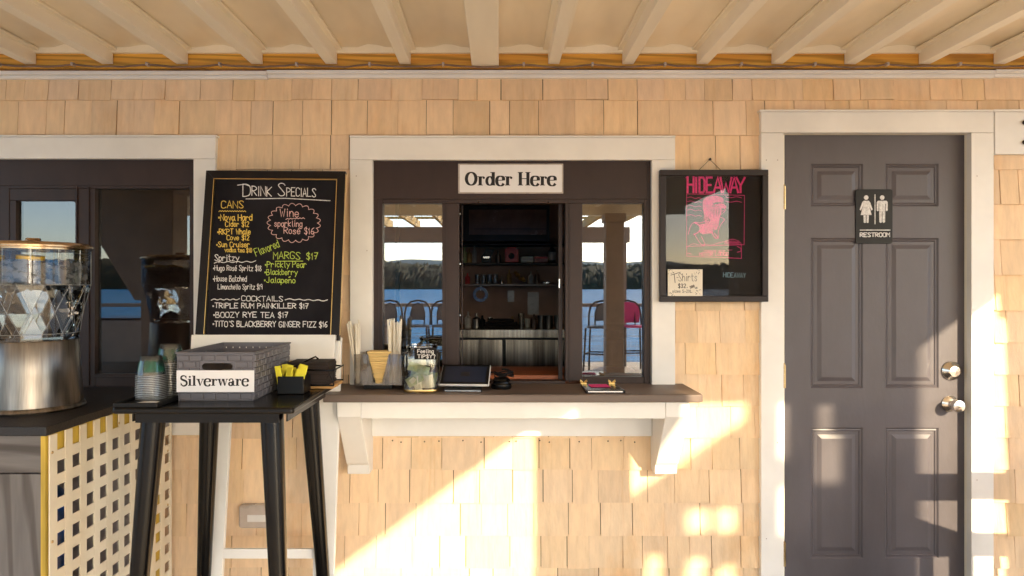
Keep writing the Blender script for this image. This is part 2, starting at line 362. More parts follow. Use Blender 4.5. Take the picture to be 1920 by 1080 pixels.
# bold serif letters, capital height 1
def ell(cx, cy, rx, ry, n=36): return [(cx+rx*math.cos(6.2832*i/n), cy+ry*math.sin(6.2832*i/n)) for i in range(n)]
def nib(pts, closed, thin, thick):
    n = len(pts); out = []
    for i in range(n):
        a = pts[(i-1) % n] if closed or i else pts[0]; b_ = pts[(i+1) % n] if closed or i < n-1 else pts[-1]
        dx, dy = b_[0]-a[0], b_[1]-a[1]; out.append(thin+(thick-thin)*(abs(dy)/(math.hypot(dx, dy) or 1))**1.6)
    return out
def serif_text(ink, t, x, y, h, width, thin=.05, thick=.19, sh=.045):
    S = []; cx = 0
    def rect(a, b_, c, d): S.append(('r', [(cx+a, c), (cx+b_, c), (cx+b_, d), (cx+a, d)], 0, 0))
    def st(p, closed=False, w=None, tk=thick):
        if not closed and len(p) > 2: p = chaikin(p, 3)
        S.append(('s', [(cx+q[0], q[1]) for q in p], closed, w if w is not None else nib(p, closed, thin, tk)))
    def stem(a, z0, z1, sl=.07, top='full', bot=True):
        rect(a, a+thick, z0, z1)
        if bot: rect(a-sl, a+thick+sl, z0-.001, z0+sh)
        if top == 'full': rect(a-sl, a+thick+sl, z1-sh, z1+.001)
        if top == 'flag': rect(a-sl-.02, a+.02, z1-sh, z1+.001)
    xh = .68
    for c in t:
        if c == 'O': st(ell(.44, .5, .34, .47), True, tk=thick*1.05); ad = .88
        elif c == 'H': stem(.1, 0, 1); stem(.64, 0, 1); rect(.2, .7, .48, .48+sh); ad = .94
        elif c == 'r':
            stem(.09, 0, xh, top='flag'); st([(.26, .40), (.29, .58), (.38, .66), (.47, .63)], w=.06); S.append(('d', (cx+.46, .57), .085, 0)); ad = .56
        elif c == 'd': st(ell(.33, .335, .22, .315), True, tk=thick*.95); rect(.46, .46+thick, 0, 1); rect(.36, .5, 1-sh, 1); rect(.6, .73, 0, sh); ad = .75
        elif c == 'e':
            st([(.55, .38), (.56, .56), (.46, .68), (.22, .69), (.07, .52), (.07, .16), (.22, -.02), (.44, -.03), (.57, .14)], tk=thick*1.05); rect(.14, .56, .36, .36+sh); ad = .64
        elif c == 'S':
            w_ = [.07, .08, .09, .11, .13, .15, .17, .18, .18, .18, .17, .15, .13, .11, .09, .07]
            p = chaikin([(.50, .76), (.46, .94), (.28, 1.0), (.08, .92), (.06, .66), (.30, .54), (.54, .44), (.58, .16), (.40, -.02), (.18, -.02), (.06, .22)], 3)
            S.append(('s', [(cx+q[0], q[1]) for q in p], False, [w_[min(15, int(i/len(p)*16))]*thick/.18 for i in range(len(p))]))
            rect(.49, .54, .70, .98); rect(.03, .08, .02, .30); ad = .66
        elif c == 'i': stem(.08, 0, xh, top='flag'); S.append(('d', (cx+.08+thick/2, .88), .095, 0)); ad = .38
        elif c == 'l': stem(.08, 0, 1, top='flag'); ad = .38
        elif c == 'v':
            S.append(('r', [(cx+.04, xh), (cx+.04+thick*1.1, xh), (cx+.37, 0), (cx+.27, 0)], 0, 0)); S.append(('r', [(cx+.52, xh), (cx+.58, xh), (cx+.34, 0), (cx+.29, 0)], 0, 0))
            rect(-.02, .28, xh-sh, xh); rect(.44, .65, xh-sh, xh); ad = .63
        elif c == 'w':
            for o in (0, .36):
                S.append(('r', [(cx+o+.04, xh), (cx+o+.04+thick*1.05, xh), (cx+o+.34, 0), (cx+o+.24, 0)], 0, 0)); S.append(('r', [(cx+o+.42, xh), (cx+o+.48, xh), (cx+o+.32, 0), (cx+o+.27, 0)], 0, 0))
            rect(-.02, .28, xh-sh, xh); rect(.36, .62, xh-sh, xh); rect(.72, .93, xh-sh, xh); ad = .92
        elif c == 'a':
            rect(.34, .34+thick, .05, .50); st([(.43, .46), (.43, .62), (.34, .68), (.18, .67), (.10, .56)], w=.09); S.append(('d', (cx+.13, .54), .075, 0))
            st(ell(.235, .18, .15, .165), True, tk=thick*.9); rect(.45, .62, 0, sh*1.2); rect(.36, .34+thick, 0, .1); ad = .63
        else: ad = .34
        cx += ad
    sx = width/cx
    for k, p, cl, wd in S:
        if k == 'r': ink.poly([(x+a*sx, y+b_*h) for a, b_ in p])
        elif k == 'd': ink.disc(x+p[0]*sx, y+p[1]*h, cl*sx, ry=cl*h)
        else:
            wd = [q*(sx+h)/2 for q in wd] if isinstance(wd, list) else wd*(sx+h)/2
            ink.stroke([(x+a*sx, y+b_*h) for a, b_ in p], wd, cap=False, closed=bool(cl))

# ================================================================ ground, lake, hills
m_ = MB()
m_.box(-9, 9, -9.3, 0, -.12, 0); kind(m_.build('deck', 'deckwood'), 'structure')
m_ = MB(); m_.box(-3.2, 3.3, -1.2, -.05, .003, .014); o = m_.build('bounce_blocking_mat', 'bouncemat', bevel=.004); tag(o, 'added unseen dark rubber mat cutting bounce light along the snack bar wall', 'mat')  # added out of view to keep deck bounce off the lower wall
m_ = MB(); m_.add([(-3000, -3500, -3.2), (3000, -3500, -3.2), (3000, -9.2, -3.2), (-3000, -9.2, -3.2)], [(0, 1, 2, 3)]); kind(m_.build('lake', 'lakeblue', recalc=False), 'structure')
m_ = MB(); m_.add([(-3000, -9.1, -3.3), (3000, -9.1, -3.3), (3000, 3000, -3.3), (-3000, 3000, -3.3)], [(0, 1, 2, 3)]); kind(m_.build('ground', 'roomfloor', recalc=False), 'structure')
def ridge(name, mat, y0, base, amp, depth, seed, trees, half=1500):
    rnd = random.Random(seed); n = 900; ph = [rnd.uniform(0, 6.28) for _ in range(6)]; V = []; Fc = []
    rows = 14
    for j in range(rows+1):
        t = j/rows
        for i in range(n+1):
            x = -half+2*half*i/n
            h = base+amp*(.5*math.sin(x*.0045+ph[0])+.3*math.sin(x*.011+ph[1])+.2*math.sin(x*.03+ph[2]))
            z = -3.4+h*math.sin(t*math.pi/2)**.8+(rnd.uniform(0, trees*(1+2*(rnd.random() < .2))) if j else 0)
            V.append((x+rnd.uniform(-.3, .3), y0-depth*t+(rnd.uniform(-4, 4) if j else 0), z))
    for j in range(rows):
        for i in range(n): a = j*(n+1)+i; Fc.append((a, a+1, a+n+2, a+n+1))
    mm = MB(); mm.add(V, Fc, smooth=True); return kind(mm.build(name, mat, recalc=False, sharp=180), 'structure')
ridge('far_hill', 'hillhaze', -1500, 56, 14, 200, 3, .1)
ridge('wooded_hill', 'hillgreen', -560, 25, 6, 120, 5, 1.2, 480)

# ================================================================ shingled building
B = thing('snack_bar_building', 'cedar shingled snack bar building with order window, drink counter and grey door', 'building', (0, 0, 0))
zb = lambda py: Z_(py)
LWX1, LWZ0, LWZ1 = X_(380), Z_(735), Z_(286)
CWX0, CWX1, CWZ0, CWZ1 = X_(684), X_(1236), Z_(735), Z_(286)
DX0, DX1, DZ1 = X_(1462), X_(1828), Z_(240)
holes = [(-4.2, LWX1, LWZ0, LWZ1), (CWX0, CWX1, CWZ0, CWZ1), (DX0, DX1, -.1, DZ1)]
rects = [(-4.5, 4.5, 0, 2.42)]
for h in holes: rects = [r for q in [cut([r0], h) for r0 in rects] for r in q]
m_ = MB()
for r in rects: m_.box(r[0], r[1], .001, .10, r[2], r[3])
courses = [128, 145, 189, 254, 319, 384, 450, 516, 582, 642, 701, 761, 820, 879, 942, 1003, 1063, 1124, 1159]
rnd = random.Random(11)
def shingle(mb, x0, x1, z0, z1, Z0, Z1, tone, butt, sk):
    def yy(z): t = (z-Z0)/(Z1-Z0); return -butt*(1-t)-.003*t
    v = []
    for z in (z0, z1):
        for yb in (None, 0.0):
            for x in (x0, x1): v.append((x, yy(z) if yb is None else 0.0, z+(sk*(x-x0) if z == Z0 else 0)))
    mb.hexa(v, c=tone)
ms = MB()
for pa, pb in zip(courses, courses[1:]):
    Z1, Z0 = Z_(pa), Z_(pb); x = -3.2+rnd.uniform(0, .1)
    while x < 3.4:
        wd = rnd.choice([.085, .095, .105, .115, .125, .135, .15, .18]) + rnd.uniform(-.008, .008)
        g = rnd.choice([.0010, .0018, .0026, .0034])
        tn = rnd.gauss(.97, .032); hue = rnd.gauss(.005, .017)
        tone = (min(1.12, tn+hue*.6), min(1.1, tn), max(.5, tn-hue*1.3+rnd.gauss(0, .02)))
        butt = rnd.uniform(.009, .0165); dz = rnd.gauss(0, .0012); sk = rnd.gauss(0, .007)
        if rnd.random() < .10: k_ = rnd.uniform(.88, .95); tone = tuple(c_*k_*q_ for c_, q_ in zip(tone, (1, .985, .96)))
        rs = [(x, x+wd-g, Z0+dz, Z1+.002)]
        for h in [(-4.2, X_(404)-.004, Z_(808), Z_(262)), (CWX0-.06, CWX1+.06, Z_(805), Z_(262)), (X_(1432), X_(1860), -.1, Z_(214)), (X_(1866), 4.5, Z_(286), Z_(212))]: rs = cut(rs, h)
        for (a, b_, c, d) in rs: shingle(ms, a, b_, c, d, Z0+dz, Z1+.002, tone, butt, sk)
        x += wd
wall = m_.build('wall', 'gap', B)
ms.build('shingle_cladding', 'shingle', wall)
# crown trim under the porch roof
y = -.034
for a, b_, dz in ((-3.3, X_(499, y), -.004), (X_(499.6, y), X_(1868, y), 0), (X_(1868.6, y), 3.4, .003)):
    t = MB(); t.box(a, b_, -.034, .0, Z_(138, -.03)+dz, Z_(131, -.034)+dz); t.prism_x([(-.022, Z_(138, -.03)+dz-.0005), (-.022, Z_(146, -.02)+dz), (0, Z_(146, -.02)+dz), (0, Z_(138, -.03)+dz-.0005)], a, b_)
    t.build('trim_board', 'trim', B, bevel=.0015)
def board(parent, x0, x1, py0, py1, yf=-.030, name='casing', mat='trim', yb=0.0, bev=.002):
    mb = MB(); mb.box(x0, x1, yf, yb, Z_(py1, yf), Z_(py0, yf)); return mb.build(name, mat, parent, bevel=bev)
yc = -.030
def win_part(name): 
    return None
# --- order window: frame is the part, its casing, panes and rails are sub-parts
def XR(a, b_, yf): return X_(a, yf), X_(b_, yf)
yw = -.004                                                   # front of the dark frame
fr = MB()
def fb(px0, px1, py0, py1, yf=yw, yb=.05): fr.box(X_(px0, yf), X_(px1, yf), yf, yb, Z_(py1, yf), Z_(py0, yf))
fb(699, 1223, 301, 373)                                      # fixed panel above
fb(699, 717, 373.2, 725); fb(1208, 1223, 373.2, 725)
fb(717.2, 1207.8, 373.2, 381, yw+.004)
fb(829, 861, 381.2, 714, yw+.003); fb(1060, 1092, 381.2, 714, yw+.003)
fb(717.2, 829, 707, 725, yw+.004); fb(1092.2, 1207.8, 707, 725, yw+.004)
fb(861.2, 1059.8, 714, 725, yw+.006)
win = fr.build('order_window', 'bronze', B, bevel=.0015)
for a, b_, c, d in ((708, 711, 373, 720), (836, 838, 376, 716), (1067, 1069, 376, 716), (1214, 1216, 303, 720)):
    gv = MB(); gv.box(X_(a), X_(b_), yw-.004, yw-.0005, Z_(d), Z_(c)); gv.build('frame_bead', 'bronze', win)
for a, b_ in ((714, 832), (1089, 1210)):
    p = MB(); p.box(X_(a, .022), X_(b_, .022), .020, .026, Z_(710, .022), Z_(378, .022)); p.build('pane', 'pane', win)
# the open sash pushed aside behind the left light: its edge and glazing line show
p = MB(); p.box(X_(741, .05), X_(748, .05), .056, .075, Z_(712, .05), Z_(378, .05)); p.build('sliding_sash', 'bronze', win)
for a in (897, 1028): tk = MB(); tk.box(X_(a, .0)-.003, X_(a, .0)+.003, .0, .004, Z_(380, .0), Z_(378, .0)); tk.build('screw', 'nickel', win)
for b_ in (400, 494, 590): tk = MB(); tk.box(X_(862), X_(863.6), .0, .004, Z_(b_+2), Z_(b_)); tk.build('screw', 'nickel', win)
tr = MB(); tr.box(X_(866, .06), X_(868, .06), .052, .06, Z_(714, .06), Z_(380, .06)); tr.build('track', 'bronze', win); tr = MB(); tr.box(X_(1047, .06), X_(1054, .06), .052, .075, Z_(714, .06), Z_(380, .06)); tr.build('track', 'bronze', win)
ha = MB(); ha.box(X_(1048, .04), X_(1050, .04), .045, .0515, Z_(540, .04), Z_(523, .04)); ha.build('latch', 'nickel', win)
board(win, *XR(656, 1266, yc), 258, 299.6, yc); board(win, *XR(656, 698.5, yc), 300, 735, yc); board(win, *XR(1222.5, 1266, yc), 300, 735, yc)
cp = MB(); cp.box(X_(655, -.04), X_(1267, -.04), -.036, 0, Z_(258, yc)+.0005, Z_(256.5, yc)+.004); cp.build('drip_cap', 'trim', win)
# --- left window
fr = MB()
fb(-420, 363, 298, 348); fb(-420, -60, 348, 735); fb(-60, 17, 348.2, 735, yw+.004); fb(355.5, 363, 348.2, 735)
fb(17, 355.3, 345, 353.5, yw+.003); fb(141, 178, 353.7, 735, yw+.002); fb(17.2, 140.8, 353.7, 376, yw+.007); fb(17.2, 30, 376.2, 735, yw+.007)
fb(178.2, 355.3, 701, 735, yw+.004); fb(30.2, 140.8, 715, 735, yw+.007)
win2 = fr.build('side_window', 'bronze', B, bevel=.0015)
for a, b_, c, d in ((166, 168.5, 350, 722), (145, 146.5, 350, 722)): gv = MB(); gv.box(X_(a), X_(b_), yw-.004, yw+.0015, Z_(d), Z_(c)); gv.build('frame_bead', 'bronze', win2)
gv = MB(); gv.box(X_(178), X_(355), yw-.003, yw+.0035, Z_(707), Z_(705)); gv.build('frame_bead', 'bronze', win2)
for a, b_, c in ((27, 144, 373), (174, 357, 352)):
    p = MB(); p.box(X_(a, .022), X_(b_, .022), .020, .026, Z_(722, .022), Z_(c, .022)); p.build('pane', 'darkpane', win2)
p = MB(); p.box(X_(-430, .022), X_(-56, .022), .05, .055, Z_(735), Z_(298)); p.build('blind_panel', 'bronze', win2)
board(win2, -3.2, X_(404, yc), 257, 297.6, yc); board(win2, *XR(362.5, 404, yc), 298, 786, yc)
cp = MB(); cp.box(-3.2, X_(405, -.04), -.036, 0, Z_(257, yc)+.0005, Z_(255.5, yc)+.004); cp.build('drip_cap', 'trim', win2)
board(win2, -3.0, X_(404, yc), 786.5, 816, yc, name='apron')
# --- door
yd = .018
panels = [(px0, px1, py0, py1) for px0, px1 in ((1520, 1618), (1660, 1760)) for py0, py1 in ((307, 387), (446, 728), (802, 1047))]
PR = [(X_(a, yd), X_(b_, yd), Z_(d, yd), Z_(c, yd)) for a, b_, c, d in panels]
dr = MB()
rs = [(X_(1471.5, yd), X_(1811, yd), .004, Z_(253, yd))]
for h in PR: rs = cut(rs, h)
for r in rs: dr.box(r[0], r[1], yd, yd+.04, r[2], r[3])
door = dr.build('restroom_door', 'doorgrey', B)
for (x0, x1, z0, z1) in PR:                                  # raised panel: cove, groove, bevelled field
    p = MB(); off = [0, .006, .012, .016, .030, .046, .048]; dep = [0, .0055, .0035, .0075, .0070, .0012, .0010]
    V = []
    for o, d in zip(off, dep): V += [(x0+o, yd+d, z0+o), (x1-o, yd+d, z0+o), (x1-o, yd+d, z1-o), (x0+o, yd+d, z1-o)]
    Fc = []
    for j in range(len(off)-1):
        for i in range(4): Fc.append((4*j+i, 4*j+(i+1) % 4, 4*j+4+(i+1) % 4, 4*j+4+i))
    L = 4*(len(off)-1); Fc.append((L, L+1, L+2, L+3)); p.add(V, Fc); p.build('door_panel', 'doorgrey', door)
for py in (371, 706, 1040):
    p = MB(); zc = Z_(py, 0)
    for k in range(5): p.lathe([(.0058, zc-.048+k*.0195), (.0058, zc-.048+k*.0195+.0187)], 12, (X_(1470.5), -.001, 0))
    p.box(X_(1471.3, .01), X_(1474, .01), .012, yd+.001, zc-.046, zc+.046)
    p.lathe([(.003, zc+.050), (.0045, zc+.053), (.001, zc+.057)], 10, (X_(1470.5), -.001, 0)); p.build('hinge', 'brass', door)
kx, kz = X_(1783, yd), Z_(695, yd)
p = MB(); p.lathe([(.040, 0), (.041, .004), (.036, .012), (.030, .016), (.027, .022), (.022, .026), (.0, .027)], 32, (kx, yd, kz), ax='y'); p.box(kx-.0012, kx+.0012, yd-.0275, yd-.0262, kz-.008, kz+.008); p.build('deadbolt', 'nickel', door)
kx, kz = X_(1780, yd), Z_(757, yd)
p = MB(); p.lathe([(.034, 0), (.034, .004), (.028, .010), (.016, .016), (.013, .022), (.013, .030), (.020, .034), (.0265, .044), (.0275, .054), (.024, .064), (.012, .069), (0, .070)], 36, (kx, yd, kz), ax='y'); p.build('knob', 'nickel', door)
p = MB(); p.box(X_(1811.6, yd), X_(1813.4, yd), yd+.002, yd+.03, Z_(772), Z_(742)); p.build('latch_plate', 'brass', door)
p = MB(); p.box(X_(1813.6), X_(1829), -.0, .09, 0, Z_(250)); p.box(X_(1460), X_(1471), -.0, .09, 0, Z_(250)); p.box(X_(1471.2), X_(1813.4), -.0, .09, Z_(251.5), Z_(240)); p.build('jamb', 'cream', door, bevel=.001)
p = MB(); p.box(X_(1471.2), X_(1813.4), .065, .09, 0, Z_(252)); p.build('door_stop', 'gap', door)
board(door, *XR(1427, 1863.5, yc), 210, 248.5, yc); board(door, *XR(1427, 1469.5, yc), 249, 1160, yc); board(door, *XR(1821.5, 1863.5, yc), 249, 1160, yc)
cp = MB(); cp.box(X_(1426, -.04), X_(1864, -.04), -.036, 0, Z_(210, yc)+.0005, Z_(207.5, yc)+.003); cp.build('drip_cap', 'trim', door)
mb_ = board(B, X_(1865.5, yc), 3.2, 210, 289, yc, name='mounting_board')
cp = MB(); cp.box(X_(1865.2, -.04), 3.2, -.036, 0, Z_(210, yc)+.0005, Z_(207.0, yc)+.003); cp.build('drip_cap', 'trim', mb_)
for py in (230, 267):
    p = MB(); p.lathe([(.009, 0), (.010, .006), (.006, .012), (0, .013)], 16, (X_(1920.5, yc), yc, Z_(py, yc)), ax='y'); p.build('bolt', 'framebrown', mb_)
# --- counter shelf
ZC = .981
sh = MB(); sh.prism_z([(-.668, -.292), (.758, -.292), (.770, -.280), (.770, 0), (-.668, 0)], ZC-.030, ZC)
shelf = sh.build('counter_shelf', 'counter', B, bevel=.004)
p = MB(); p.box(-.530, .632, -.262, -.240, Z_(785, -.262), ZC-.0305); p.build('shelf_apron', 'trim', shelf, bevel=.002)
p = MB(); p.box(-.530, .632, -.036, 0, Z_(818, -.036), ZC-.0305); p.build('shelf_frieze', 'trim', shelf, bevel=.002)
zt, zb_ = ZC-.0305, Z_(885, -.05)
for x0, x1 in ((-.622, -.531), (.633, .724)):
    p = MB(); p.prism_x([(0, zt), (-.264, zt), (-.260, zt-.06), (-.105, zb_+.05), (-.088, zb_+.04), (-.082, zb_), (0, zb_)], x0, x1); p.build('bracket', 'trim', shelf, bevel=.003)
for k, px in enumerate((736, 752, 796, 823, 868, 902, 955, 968, 1012, 1030, 1086, 1140, 1164, 1190)):
    p = MB(); p.lathe([(.0032, 0), (.0028, .001), (0, .0012)], 8, (X_(px, -.012), -.0125, Z_(826+(k*7) % 4, -.012)), ax='y'); p.build('nail', 'framebrown', B)
for k, (px, py) in enumerate(((668, 330), (688, 470), (667, 610), (1236, 330), (1254, 470), (1437, 300), (1458, 300), (1437, 560), (1458, 830), (1437, 1010), (1832, 330), (1854, 600), (1832, 900))):
    p = MB(); p.lathe([(.0026, 0), (.0022, .0006), (0, .0007)], 8, (X_(px, yc), yc+.0001, Z_(py, yc)), ax='y'); p.build('nail', 'outletgrey', B)
# --- dark room behind the windows
p = MB()
p.box(-3.3, 1.3, 2.35, 2.40, .05, 2.399); p.box(-3.35, -3.3, .1005, 2.4, .05, 2.399); p.box(1.3, 1.35, .1005, 2.4, .05, 2.399); p.box(-3.35, 1.35, .1005, 2.4, 2.40, 2.55)
p.build('interior_wall', 'roomwall', B)
p = MB(); p.box(-3.3, 1.3, .1, 2.35, .0, .05); p.build('interior_floor', 'roomfloor', B)

# ================================================================ porch roof
PR_ = thing('porch_roof', 'cream painted porch roof of slim joists under folded metal sheets', 'porch roof', (0, 0, 2.31))
ZR, ZS = 2.312, 2.378
DEEP, SHALLOW, XE, MIDY = -5.2, -2.2, 2.16, -3.26
p = MB(); p.box(-4.2, 3.8, -.030, -.001, Z_(128, -.03), Z_(99, -.03)); p.build('ledger_board', 'ledger', PR_)
p = MB(); p.box(-4.2, 3.8, -.046, -.001, Z_(98.6, -.046), ZS+.03); p.build('ledger_flashing', 'cream', PR_)
ends = [-225, -85, 58, 203, 343, 483, 622, 760, 1038, 1177, 1316, 1456, 1593, 1732, 1872, 2012, 2150]
for px in ends:
    x = X_(px, -.03); y1 = DEEP if x < XE-.05 else MIDY if x < 3.3 else SHALLOW
    p = MB(); hw = .0235
    p.prism_y([(x-hw, ZR), (x+hw, ZR), (x+hw, ZS-.012), (x+hw+.022, ZS-.012), (x+hw+.022, ZS-.002), (x-hw-.022, ZS-.002), (x-hw-.022, ZS-.012), (x-hw, ZS-.012)], y1, -.0305+rnd.uniform(-.004, 0))
    p.build('joist', 'cream', PR_, bevel=.002)
x = X_(910, -.03); p = MB(); p.box(x-.056, x+.056, DEEP, -.032, Z_(125, -.03), ZS-.002); p.build('main_beam', 'cream', PR_, bevel=.003)
def sheet(x0, x1, y0, y1):                                   # folded sheet: a low rib halfway between joists, a little waviness
    V = []; Fc = []; nx = int((x1-x0)/.0393)+1; ny = 40; rr = random.Random(4)
    for j in range(ny+1):
        yy = y1+(y0-y1)*(j/ny)**1.5
        for i in range(nx+1):
            x = x0+(x1-x0)*i/nx; t = ((x-X_(910))/.314) % 1
            z = ZS+.016*max(0, 1-abs(t-.5)*5)+rr.gauss(0, .0010)
            V.append((x, yy, z))
    for j in range(ny):
        for i in range(nx): a = j*(nx+1)+i; Fc.append((a, a+1, a+nx+2, a+nx+1))
    o = len(V); V += [(v[0], v[1], ZS+.05) for v in V[:]]
    Fc += [tuple(o+k for k in f) for f in Fc[:]]
    mb = MB(); mb.add(V, Fc, smooth=True); mb.build('roof_sheet', 'sheet', PR_, recalc=False, sharp=25)
sheet(-4.2, XE, DEEP, -.047); sheet(XE, 3.37, MIDY, -.047); sheet(3.37, 3.8, SHALLOW, -.047)
p = MB(); p.box(XE-.03, XE, DEEP, MIDY-.041, ZR-.002, ZS+.05); p.build('edge_fascia', 'cream', PR_)
p = MB(); p.box(-4.2, XE, DEEP-.04, DEEP, ZR-.10, ZS+.05); p.build('edge_fascia', 'cream', PR_)
p = MB(); p.box(XE, 3.37, MIDY-.04, MIDY, ZR-.002, ZS+.05); p.build('edge_fascia', 'cream', PR_)
p = MB(); p.box(3.33, 3.37, MIDY, SHALLOW-.041, ZR-.002, ZS+.05); p.build('edge_fascia', 'cream', PR_)
p = MB(); p.box(3.37, 3.8, SHALLOW-.04, SHALLOW, ZR-.002, ZS+.05); p.build('edge_fascia', 'cream', PR_)
# cable along the ledger
pts = []; xx = -3.2; rnd2 = random.Random(3)
cl = [-280, -140, -3, 136, 276, 412, 556, 693, 831, 982, 1111, 1247, 1390, 1528, 1664, 1800, 1940, 2080]
for a, b_ in zip(cl, cl[1:]):
    for k in range(6):
        t = k/6; pts.append((X_(a+(b_-a)*t, -.045), -.045, Z_(121+5*math.sin(t*math.pi)*rnd2.uniform(.6, 1.1), -.045)))
cb = MB(); cb.tube(pts, .0042, 8); cab = cb.build('electrical_cable', 'cablebrown', org=(0, -.045, 2.31)); tag(cab, 'thin brown electrical cable sagging along the yellow ledger under the porch roof', 'cable')
for px in cl:
    p = MB(); z = Z_(120, -.045); x = X_(px, -.045); p.box(x-.0045, x+.0045, -.052, -.0305, z-.007, z+.006); p.lathe([(.003, 0), (.003, .004), (0, .005)], 8, (x, -.052, z+.002), ax='y'); p.build('cable_clip', 'outletgrey', cab)

# ================================================================ signs on the wall
S1 = thing('order_sign', 'white paper sign lettered in bold black serif above the open order window', 'sign', (X_(958), -.006, Z_(335)))
yy = yw-.0005
p = MB(); p.box(*XR(859, 1056, yy), yy-.003, yy, Z_(363, yy), Z_(307, yy)); p.build('backing', 'outletgrey', S1, bevel=.001)
p = MB(); p.box(*XR(862, 1053.5, yy), yy-.0045, yy-.0032, Z_(360.5, yy), Z_(309.5, yy)); p.build('paper', 'whitepaper', S1)
ik = Ink(lambda u, v, l: (X_(u, yy-.0045), yy-.0045-l, Z_(v, yy-.0045)))
ik2 = Ink(lambda u, v, l: (X_(872+u, yy), yy-.0046-l, Z_(348-v, yy)))
serif_text(ik2, "Order Here", 0, 0, 25, 171, thin=.085, thick=.225, sh=.055); ik2.build('lettering', 'ink', S1, recalc=False)

S2 = thing('restroom_sign', 'black plastic restroom plaque with white man and woman figures on the grey door', 'sign', (X_(1638), yd, Z_(406)))
x0, x1 = XR(1603.5, 1672.5, yd); z0, z1 = Z_(457, yd), Z_(355, yd)
def rrect(x0, x1, z0, z1, r, n=5):
    out = []
    for cx, cz, a0 in ((x1-r, z1-r, 0), (x0+r, z1-r, 90), (x0+r, z0+r, 180), (x1-r, z0+r, 270)):
        for k in range(n+1): a = R(a0+90*k/n); out.append((cx+r*math.cos(a), cz+r*math.sin(a)))
    return out
p = MB(); p.prism_y(rrect(x0, x1, z0, z1, .009), yd-.004, yd); p.build('plaque', 'blackplastic', S2, bevel=.001)
# photo zoom px (3x) to plane
fz_ = lambda u, v, l: (X_(1280+u/3, yd), yd-.0042-l, Z_(360+v/3, yd))
ik = Ink(fz_)
wx = 1029
ik.disc(wx, 32, 13); ik.poly([(wx-14, 50), (wx+14, 50), (wx+22, 58), (wx+37, 100), (wx+29, 105), (wx+17, 75), (wx+31, 130), (wx-31, 130), (wx-17, 75), (wx-29, 105), (wx-37, 100), (wx-22, 58)])
ik.poly([(wx-15, 131), (wx-2, 131), (wx-2, 172), (wx-7, 175), (wx-14, 172)]); ik.poly([(wx+2, 131), (wx+15, 131), (wx+14, 172), (wx+9, 175), (wx+2, 172)])
wx = 1119
ik.disc(wx, 32, 13); ik.poly([(wx-24, 50), (wx+24, 50), (wx+31, 58), (wx+31, 105), (wx+25, 109), (wx+20, 105), (wx+20, 68), (wx+17, 68), (wx+17, 110), (wx-17, 110), (wx-17, 68), (wx-20, 68), (wx-20, 105), (wx-25, 109), (wx-31, 105), (wx-31, 58)])
ik.poly([(wx-17, 110.5), (wx-1.5, 110.5), (wx-1.5, 170), (wx-8, 175), (wx-16, 170)]); ik.poly([(wx+1.5, 110.5), (wx+17, 110.5), (wx+16, 170), (wx+8, 175), (wx+1.5, 170)])
ik.poly([(1076, 14), (1081, 14), (1081, 182), (1076, 182)]); ik.poly([(993, 212), (1165, 212), (1165, 217), (993, 217)])
ik.build('figures', 'signwhite', S2, recalc=False)
ik = Ink(lambda u, v, l: fz_(994+u, 252-v, l)); ik.text("RESTROOM", 1, 0, 22, 166, 5.2); ik.build('lettering', 'signwhite', S2, recalc=False)

# ================================================================ framed poster
yp = -.062
P0 = thing('framed_poster', 'black framed band poster printed in hot pink between order window and restroom door', 'poster', (X_(1339, yp), yp, Z_(442, yp)))
fx0, fx1, fz0, fz1 = X_(1238, yp), X_(1441, yp), Z_(566, yp), Z_(318, yp)
t = .024
p = MB(); p.box(fx0, fx1, yp, yp+.028, fz1-t, fz1); p.box(fx0, fx1, yp, yp+.028, fz0, fz0+t); p.box(fx0, fx0+t, yp, yp+.028, fz0+t, fz1-t); p.box(fx1-t, fx1, yp, yp+.028, fz0+t, fz1-t); p.build('frame', 'framebrown', P0, bevel=.002)
p = MB(); p.box(fx0+t, fx1-t, yp+.018, yp+.022, fz0+t, fz1-t); p.build('print', 'blacksoft', P0)
p = MB(); p.box(fx0+t, fx1-t, yp+.008, yp+.010, fz0+t, fz1-t); p.build('glazing', 'acrylic', P0)
# zoom of the photo: 6x from (1270, 320)
pf = lambda u, v, l: (X_(1270+u/6, yp), yp+.0175-l, Z_(320+v/6, yp))
ik = Ink(lambda u, v, l: pf(u, -v, l))
def pl(pts, w=5): ik.stroke([(a, -b_) for a, b_ in chaikin(pts, 2)], w)
H = {'H': [[(0, 0), (0, 1)], [(1, 0), (1, 1)], [(0, .5), (1, .5)]], 'I': [[(.5, 0), (.5, 1)]], 'D': [[(0, 0), (0, 1), (.75, 1), (1, .8), (1, .2), (.75, 0), (0, 0)]], 'E': [[(1, 1), (0, 1), (0, 0), (1, 0)], [(0, .5), (.8, .5)]],
     'A': [[(0, 0), (.5, 1), (1, 0)], [(.2, .33), (.8, .33)]], 'W': [[(0, 1), (.28, 0), (.5, .62), (.72, 0), (1, 1)]], 'Y': [[(0, 1), (.5, .45), (1, 1)], [(.5, .45), (.5, 0)]]}
for c, a, b_ in (('H', 128, 195), ('I', 200, 250), ('D', 262, 320), ('E', 345, 405), ('A', 425, 515), ('W', 500, 625), ('A', 612, 700), ('Y', 680, 775)):
    for st in H[c]:
        yt = 70 if c != 'H' else 62
        ik.stroke([(a+q[0]*(b_-a), -(240-q[1]*(240-yt))) for q in st], 24)
ik.stroke([(110, -75), (125, -62), (135, -90)], 12)
for rc in ((118, 255, 772, 272, 768, 830, 118, 850), (118, 850, 735, 828, 738, 985, 118, 960)):
    q = [(rc[i], -rc[i+1]) for i in range(0, 8, 2)]; ik.stroke(q, 5, closed=True)
